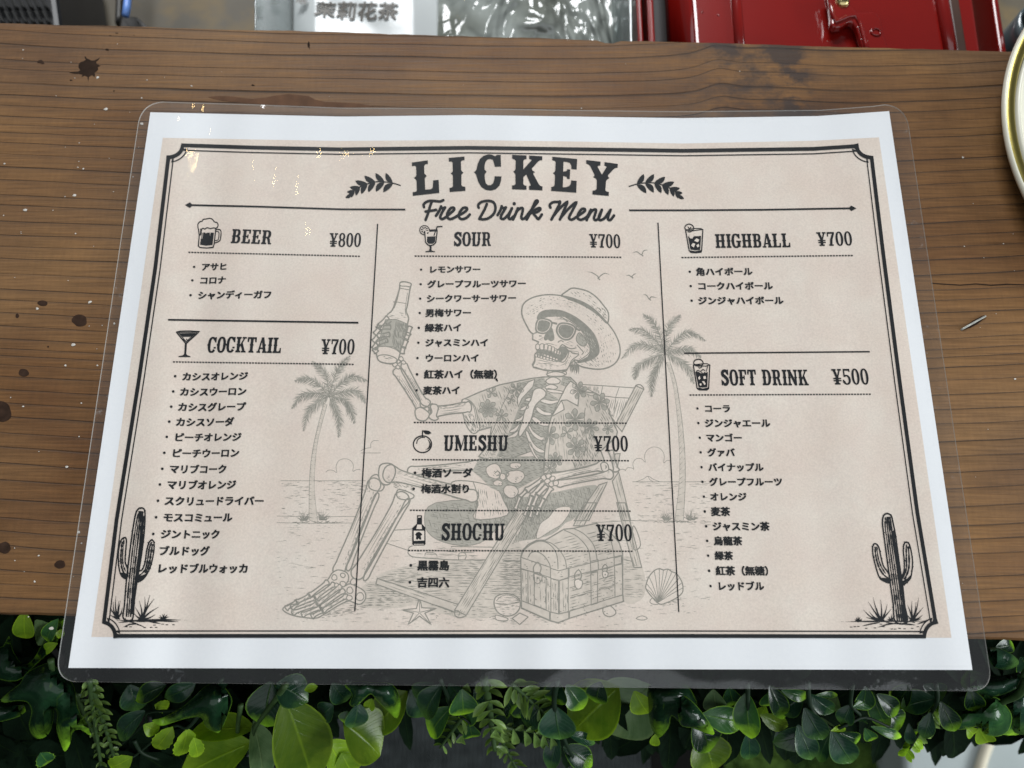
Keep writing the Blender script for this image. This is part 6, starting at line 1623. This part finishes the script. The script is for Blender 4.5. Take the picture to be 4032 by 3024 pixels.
stem_px(p_, c7, [(1300,1300),(1215,1400),(1120,1390),(900,1560),(860,1590)], [-.055, -.06, -.062, -.07, -.07], .0008, M_DSTEM)

p_ = plant("broad_leaf_plant", "broad yellow-green leaves with pale midribs left of the centre", "plant", c7([(1850, 1150)])[0], -.03)
leaf(p_, c7, (1640,1490), (1150,1720), 210, L_LIME, "lance", -.070, -.085, .25, .3, .05); leaf(p_, c7, (1650,1400), (1230,1430), 150, L_LIME, "oval", -.072, -.075, .5, .3, .05)
leaf(p_, c7, (1640,1350), (1710,1800), 140, L_PALE, "lance", -.066, -.09, -.5, .3, .05); leaf(p_, c7, (1840,1190), (2040,1790), 270, L_OLIVE, "lance", -.050, -.085, -.15, .25, .06, 12)
leaf(p_, c8, (10,1360), (258,1580), 260, L_OLIVE, "lance", -.062, -.075, -.5, .35, .05, 12); leaf(p_, c8, (430,1160), (180,1450), 170, L_OLIVE, "lance", -.070, -.080, .3, .3, .05)
leaf(p_, c7, (1760,1100), (1720,1400), 200, L_IVY, "oval", -.055, -.065, .3); leaf(p_, c7, (1790,1110), (2000,1230), 160, L_BOX, "lance", -.045, -.05, -.2)
leaf(p_, c7, (2160,1250), (2080,1330), 110, L_BOX, "oval", -.06, -.065, .2); leaf(p_, c7, (2212,1560), (2290,1700), 120, L_LIME, "lance", -.09, -.10, .2)
leaf(p_, c7, (2060,1130), (1970,1155), 40, L_LIME, "lance", -.045, -.045, .2)
stem_px(p_, c7, [(1850,1120),(1760,1250),(1650,1400),(1640,1490)], [-.035, -.055, -.066, -.072], .0013)

p_ = plant("ivy_vine", "shiny dark ivy leaf with two lobes left of the fern buds at the centre", "ivy", c8([(180, 1090)])[0], -.03)
ivy(p_, c8, [(20,1120),(110,1095),(200,1105),(330,1115),(384,1230),(362,1335),(300,1290),(230,1220),(190,1180),(140,1220),(90,1265),(50,1242),(70,1180)], (170,1130), -.048, L_IVY, (0, -.012), .05, [(355,1320),(80,1255)])
leaf(p_, c8, (110,1240), (70,1405), 120, L_BOX, "oval", -.055, -.062, -.4); leaf(p_, c8, (40,1290), (20,1370), 70, L_BOXL, "oval", -.06, -.062, .3); leaf(p_, c8, (200,1210), (175,1290), 60, L_LIME, "oval", -.066, -.07, .2)
leaf(p_, c8, (-60,1110), (40,1230), 110, L_BOX, "oval", -.05, -.06, .2)

p_ = plant("boxwood_sprig", "rounded boxwood leaves with lime tips left of the centre buds", "sprig", c8([(640, 1090)])[0], -.03)
for b0, e0, w0, mt, z0 in (((650,1120),(530,1335),170,L_BOX,-.046),((710,1265),(570,1455),160,L_BOXL,-.056),((600,1110),(470,1200),130,L_BOX,-.052),((450,1150),(540,1330),150,L_BOX,-.06),((780,1150),(790,1320),180,L_BOXL,-.05),((900,1240),(770,1360),130,L_BOXL,-.06),
                           ((830,1370),(850,1465),110,L_BOXL,-.064),((700,1110),(800,1220),150,L_BOX,-.055),((860,1150),(900,1290),110,L_BOX,-.062),((640,1290),(600,1370),90,L_LIME,-.07)):
    leaf(p_, c8, b0, e0, w0, mt, "obov", z0, z0 - .008, rr(.5), .3, .1)
frond(p_, c8, [(780,1340),(720,1420),(640,1530)], [-.06, -.066, -.072], 5, 70, 34, L_FERN, .0008)
stem_px(p_, c8, [(640,1080),(690,1200),(720,1280),(850,1380)], [-.04, -.05, -.058, -.064], .0009, M_DSTEM)

p_ = plant("bud_sprig", "pale green stems with plump buds hanging at the centre", "sprig", c8([(930, 1090)])[0], -.03)
frond(p_, c8, [(925,1080),(960,1250),(975,1400),(995,1545)], [-.035, -.05, -.058, -.064], 8, 92, 56, L_FERN, .0016, .4)
frond(p_, c8, [(1010,1400),(1060,1520),(1150,1690)], [-.06, -.07, -.08], 10, 62, 36, L_FERN, .0011, .2)
frond(p_, c8, [(1100,1110),(1200,1200),(1320,1310)], [-.04, -.05, -.058], 8, 100, 48, L_FERN, .0010, .3)
P0 = stem_px(p_, c8, [(990,1350),(1080,1400),(1230,1420),(1390,1510)], [-.055, -.06, -.064, -.07], .0010)
for i, x in enumerate((1040, 1115, 1185, 1250, 1310, 1360)):
    leaf(p_, c8, (x, 1395 + i * 12), (x + 22, 1500 + i * 10), 50, L_FERN, "obov", -.060, -.068, rr(.4), .5, .1, 6); leaf(p_, c8, (x + 10, 1400 + i * 12), (x + 70, 1370 + i * 14), 34, L_FERN, "obov", -.060, -.062, rr(.4), .5, .1, 6)
for c0 in ((820,1160),(990,1140),(780,1500),(1000,1460)): leaf(p_, c8, (c0[0], c0[1] - 50), c0, 60, L_FERN, "obov", -.05, -.054, rr(.4), .5, .1, 6)

p_ = plant("boxwood_sprig", "dark diamond-shaped leaves on a black stem right of the centre buds", "sprig", c8([(1390, 1090)])[0], -.03)
for b0, e0, w0, mt, z0 in (((1385,1260),(1420,1480),190,L_BOX,-.050),((1400,1440),(1350,1680),90,L_BOX,-.062),((1470,1440),(1650,1500),60,L_BOX,-.06),((1440,1520),(1630,1650),120,L_IVY,-.07),((1350,1290),(1330,1470),80,L_IVY,-.058),((1240,1375),(1325,1425),50,L_LIME,-.062),((1290,1260),(1190,1390),120,L_BOX,-.056),
                           ((1400,1090),(1400,1250),130,L_IVY,-.045),((1460,1120),(1570,1280),120,L_BOXL,-.052),((1330,1100),(1290,1230),140,L_IVY,-.06),((1060,1200),(1120,1290),130,L_IVY,-.07),((1100,1310),(1030,1400),110,L_IVY,-.075),((1140,1150),(1220,1330),150,L_IVY,-.078)):
    leaf(p_, c8, b0, e0, w0, mt, "oval", z0, z0 - .008, rr(.4), .3, .08)
stem_px(p_, c8, [(1400,1090),(1380,1260),(1440,1460),(1500,1590)], [-.04, -.05, -.06, -.07], .0012, M_DSTEM)

p_ = plant("broad_leaf_plant", "broad olive and pale leaves right of the centre below the film", "plant", c8([(1850, 1100)])[0], -.03)
leaf(p_, c8, (1800,1130), (1480,1440), 270, L_OLIVE, "lance", -.058, -.070, .2, .25, .05, 12); leaf(p_, c8, (2010,1120), (1690,1420), 300, L_PALE, "lance", -.075, -.085, -.1, .25, .05, 12)
leaf(p_, c8, (1900,1160), (1990,1310), 150, L_LIME, "obov", -.05, -.055, .3); leaf(p_, c8, (1680,1100), (1650,1240), 120, L_IVY, "oval", -.045, -.052, .2); leaf(p_, c8, (1560,1120), (1620,1170), 80, L_OLIVE, "oval", -.06, -.06)

p_ = plant("ivy_vine", "dark veined ivy leaf with lime tip above the black gap right of the centre", "ivy", c8([(2100, 1090)])[0], -.03)
ivy(p_, c8, [(1990,1130),(2100,1110),(2230,1120),(2290,1200),(2330,1330),(2260,1400),(2200,1370),(2140,1320),(2120,1400),(2055,1465),(2010,1400),(1990,1290)], (2110,1150), -.046, L_IVY, (0, -.012), .05, [(2050,1455),(2280,1370)])
leaf(p_, c8, (2035,1440), (2030,1520), 50, L_LIME, "oval", -.06, -.065)
ivy(p_, c9, [(-20,1190),(60,1225),(150,1330),(205,1425),(180,1442),(60,1400),(-20,1370)], (0,1230), -.040, L_IVY, (.01, -.008), .05, [(195,1432)])
p_ = plant("lance_leaf_sprig", "pointed leaves with lime ends between the black gap and the boxwood", "sprig", c9([(200, 1110)])[0], -.03)
for b0, e0, w0, mt, kd, z0 in (((200,1150),(225,1310),120,L_PALE,"oval",-.05),((80,1310),(180,1560),170,L_IVY,"lance",-.062),((120,1420),(200,1690),200,L_OLIVE,"lance",-.07),((120,1310),(415,1365),120,L_BOXL,"lance",-.05),((500,1310),(690,1395),75,L_OLIVE,"lance",-.056),((420,1170),(440,1475),140,L_BOXL,"oval",-.046),((425,1430),(430,1610),100,L_BOX,"oval",-.06),((560,1170),(580,1260),110,L_BOXL,"oval",-.06),((540,1260),(500,1330),70,L_LIME,"oval",-.07)):
    leaf(p_, c9, b0, e0, w0, mt, kd, z0, z0 - .010, rr(.4), .3, .08)
stem_px(p_, c9, [(420,1110),(425,1300),(430,1450)], [-.04, -.05, -.06], .0010, M_DSTEM)

p_ = plant("boxwood_sprig", "glossy oval boxwood cluster under the right half of the menu", "sprig", c9([(820, 1110)])[0], -.03)
for b0, e0, w0, mt, z0 in (((780,1190),(630,1300),150,L_BOX,-.050),((790,1270),(915,1480),150,L_BOX,-.044),((745,1380),(840,1610),140,L_BOX,-.054),((965,1420),(1100,1630),170,L_BOX,-.052),((960,1430),(880,1620),120,L_BOX,-.058),((870,1400),(585,1500),150,L_BOX,-.060),((1090,1250),(1030,1380),110,L_BOX,-.046),((1105,1265),(1240,1180),100,L_BOXL,-.044),
                           ((1020,1430),(1150,1480),100,L_IVY,-.062),((1260,1180),(1395,1315),120,L_IVY,-.046),((820,1180),(985,1300),110,L_BOX,-.048),((640,1155),(820,1195),80,L_BOXL,-.044),((860,1188),(1010,1185),40,L_BOXL,-.04),((1220,1390),(1425,1460),60,L_BOXL,-.056),((960,1420),(1060,1400),40,L_LIME,-.05),((1140,1310),(1160,1360),90,L_BOX,-.05),((1290,1260),(1420,1400),150,L_IVY,-.064),
                           ((1180,1400),(1240,1480),80,L_BOXL,-.066),((900,1330),(960,1420),110,L_PALE,-.072),((620,1400),(700,1540),120,L_BOX,-.07),((1000,1190),(980,1290),90,L_PALE,-.07),((1340,1160),(1390,1240),70,L_LIME,-.068),((700,1150),(560,1250),100,L_IVY,-.065)):
    leaf(p_, c9, b0, e0, w0, mt, "obov", z0, z0 - .006, rr(.5), .28, .08)
stem_px(p_, c9, [(810,1100),(835,1280),(960,1400),(1060,1380),(1180,1330),(1340,1395)], [-.036, -.046, -.054, -.05, -.05, -.052], .0010, M_DSTEM); stem_px(p_, c9, [(1100,1120),(1090,1250),(1150,1320),(1050,1330)], [-.036, -.044, -.05, -.05], .0009, M_DSTEM)

p_ = plant("boxwood_sprig", "narrow dark boxwood leaves near the lower right corner of the menu", "sprig", c9([(1640, 1110)])[0], -.03)
for b0, e0, w0, mt, z0 in (((1640,1210),(1415,1265),150,L_BOX,-.044),((1670,1230),(1770,1425),120,L_IVY,-.042),((1605,1300),(1560,1470),95,L_BOX,-.046),((1465,1370),(1475,1510),65,L_BOX,-.05),((1860,1140),(1905,1295),120,L_IVY,-.040),((1560,1120),(1700,1200),140,L_BOX,-.05),((1620,1290),(1720,1370),60,L_LIME,-.056),((1930,1195),(1985,1225),30,L_PALE,-.05),((1660,1250),(1690,1340),60,L_IVY,-.048)):
    leaf(p_, c9, b0, e0, w0, mt, "obov", z0, z0 - .006, rr(.4), .28, .08)
for i in range(16):
    t = i / 15; x, y = 1640 - 190 * t, 1290 + 260 * t
    leaf(p_, c9, (x, y), (x - 60 + rr(20), y + 30 + rr(20)), 26, L_LIME if i > 7 else L_PALE, "lance", -.065, -.07, rr(.6), .3, .05, 5); leaf(p_, c9, (x, y), (x + 50 + rr(20), y + 60 + rr(20)), 26, L_LIME if i > 9 else L_FERN, "lance", -.066, -.07, rr(.6), .3, .05, 5)
stem_px(p_, c9, [(1640,1110),(1650,1220),(1600,1320),(1460,1550)], [-.036, -.042, -.052, -.068], .0009, M_DSTEM)

p_ = plant("ivy_vine", "wide green lobed leaf with bright lime rim in front of the pale bag", "ivy", c9([(2150, 1180)])[0], -.03)
ivy(p_, c9, [(1620,1250),(1700,1270),(1820,1285),(1960,1225),(2030,1200),(2100,1260),(2135,1330),(2110,1420),(2040,1455),(1960,1442),(1910,1392),(1850,1405),(1770,1405),(1690,1340)], (2010,1270), -.052, L_BOXL, (0, -.014), .06, [(1650,1265),(2060,1440)])
leaf(p_, c9, (1920,1400), (1985,1500), 90, L_LIME, "oval", -.066, -.075, .2); leaf(p_, c9, (2110,1230), (2230,1450), 200, L_BOXL, "oval", -.07, -.085, .2); leaf(p_, c9, (1840,1400), (1890,1445), 60, L_LIME, "lance", -.06, -.065)
stem_px(p_, c9, [(2230,1090),(2180,1180),(2080,1230),(2010,1270)], [-.03, -.04, -.047, -.05], .0016)
p_ = plant("round_leaf_vine", "large rounded dark leaves right of the lower right film corner", "vine", c9([(2200, 900)])[0], -.02)
ivy(p_, c9, [(1980,880),(2060,885),(2130,920),(2178,965),(2165,1000),(2100,1022),(2020,1005),(1985,950)], (1995,900), -.028, L_BOX, (.004, -.006), .04, [(2165,985)])
ivy(p_, c9, [(1860,1020),(1960,1055),(2080,1058),(2230,1030),(2240,1090),(2150,1150),(2050,1190),(1940,1200),(1850,1170),(1800,1100)], (2200,1060), -.040, L_BOX, (.004, -.008), .05, [(1870,1150)])
ivy(p_, c9, [(2080,1200),(2180,1150),(2260,1180),(2260,1420),(2150,1430),(2120,1330)], (2200,1200), -.060, L_BOX, (0, -.006), .05, [(2180,1400)])
leaf(p_, c9, (2190,940), (2240,1010), 120, L_IVY, "oval", -.04, -.05); leaf(p_, c9, (2030,880), (2150,860), 70, L_IVY, "oval", -.045, -.05)
stem_px(p_, c9, [(2250,1000),(2212,1050),(2170,1130)], [-.02, -.03, -.04], .0014)

p_ = plant("broad_leaf_plant", "long pointed yellow-green leaves at the bottom edge left of the centre", "plant", c7([(1500, 1300)])[0], -.05)
for b0, e0, w0, mt, z0 in (((1560,1560),(1330,1760),150,L_OLIVE,-.08),((2120,1480),(2230,1700),150,L_LIME,-.085),((1900,1560),(1820,1800),130,L_OLIVE,-.10),((1480,1460),(1290,1560),110,L_LIME,-.078)):
    leaf(p_, c7, b0, e0, w0, mt, "lance", z0, z0 - .014, rr(.5), .35, .06, 12)
stem_px(p_, c7, [(1560,1250),(1540,1420),(1560,1560)], [-.05, -.07, -.08], .0011)
p_ = plant("lance_leaf_sprig", "narrow pointed dark leaves hanging under the right part of the film", "sprig", c9([(1200, 1110)])[0], -.04)
for b0, e0, w0, mt, z0 in (((1190,1130),(1150,1290),90,L_IVY,-.04),((1210,1150),(1330,1420),90,L_BOXL,-.05),((560,1120),(660,1350),90,L_IVY,-.045),((1480,1120),(1380,1270),90,L_IVY,-.045),((1960,1180),(1990,1350),80,L_BOXL,-.045),((300,1130),(330,1260),90,L_IVY,-.05)):
    leaf(p_, c9, b0, e0, w0, mt, "lance", z0, z0 - .012, rr(.5), .35, .08, 10)
# mass of leaves behind, too dense to count; their shade is in the colour
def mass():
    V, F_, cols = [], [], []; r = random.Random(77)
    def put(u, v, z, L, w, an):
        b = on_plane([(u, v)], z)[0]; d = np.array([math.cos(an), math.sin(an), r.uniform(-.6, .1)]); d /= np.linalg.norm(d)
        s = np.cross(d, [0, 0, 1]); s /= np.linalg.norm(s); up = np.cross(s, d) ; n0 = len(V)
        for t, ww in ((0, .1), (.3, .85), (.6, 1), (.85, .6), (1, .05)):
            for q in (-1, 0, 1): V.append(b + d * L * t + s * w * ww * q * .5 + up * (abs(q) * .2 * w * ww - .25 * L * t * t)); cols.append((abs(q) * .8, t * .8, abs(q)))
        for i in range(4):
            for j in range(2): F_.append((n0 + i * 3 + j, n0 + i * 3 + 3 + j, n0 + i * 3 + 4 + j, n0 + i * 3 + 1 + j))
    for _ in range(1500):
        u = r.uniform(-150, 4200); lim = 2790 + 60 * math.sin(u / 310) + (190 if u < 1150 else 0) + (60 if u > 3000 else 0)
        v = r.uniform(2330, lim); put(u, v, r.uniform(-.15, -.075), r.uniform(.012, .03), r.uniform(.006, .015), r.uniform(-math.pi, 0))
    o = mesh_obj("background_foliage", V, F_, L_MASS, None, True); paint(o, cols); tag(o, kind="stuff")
    o["label"] = "dense leaves behind the hanging sprigs, darkened as in shade"
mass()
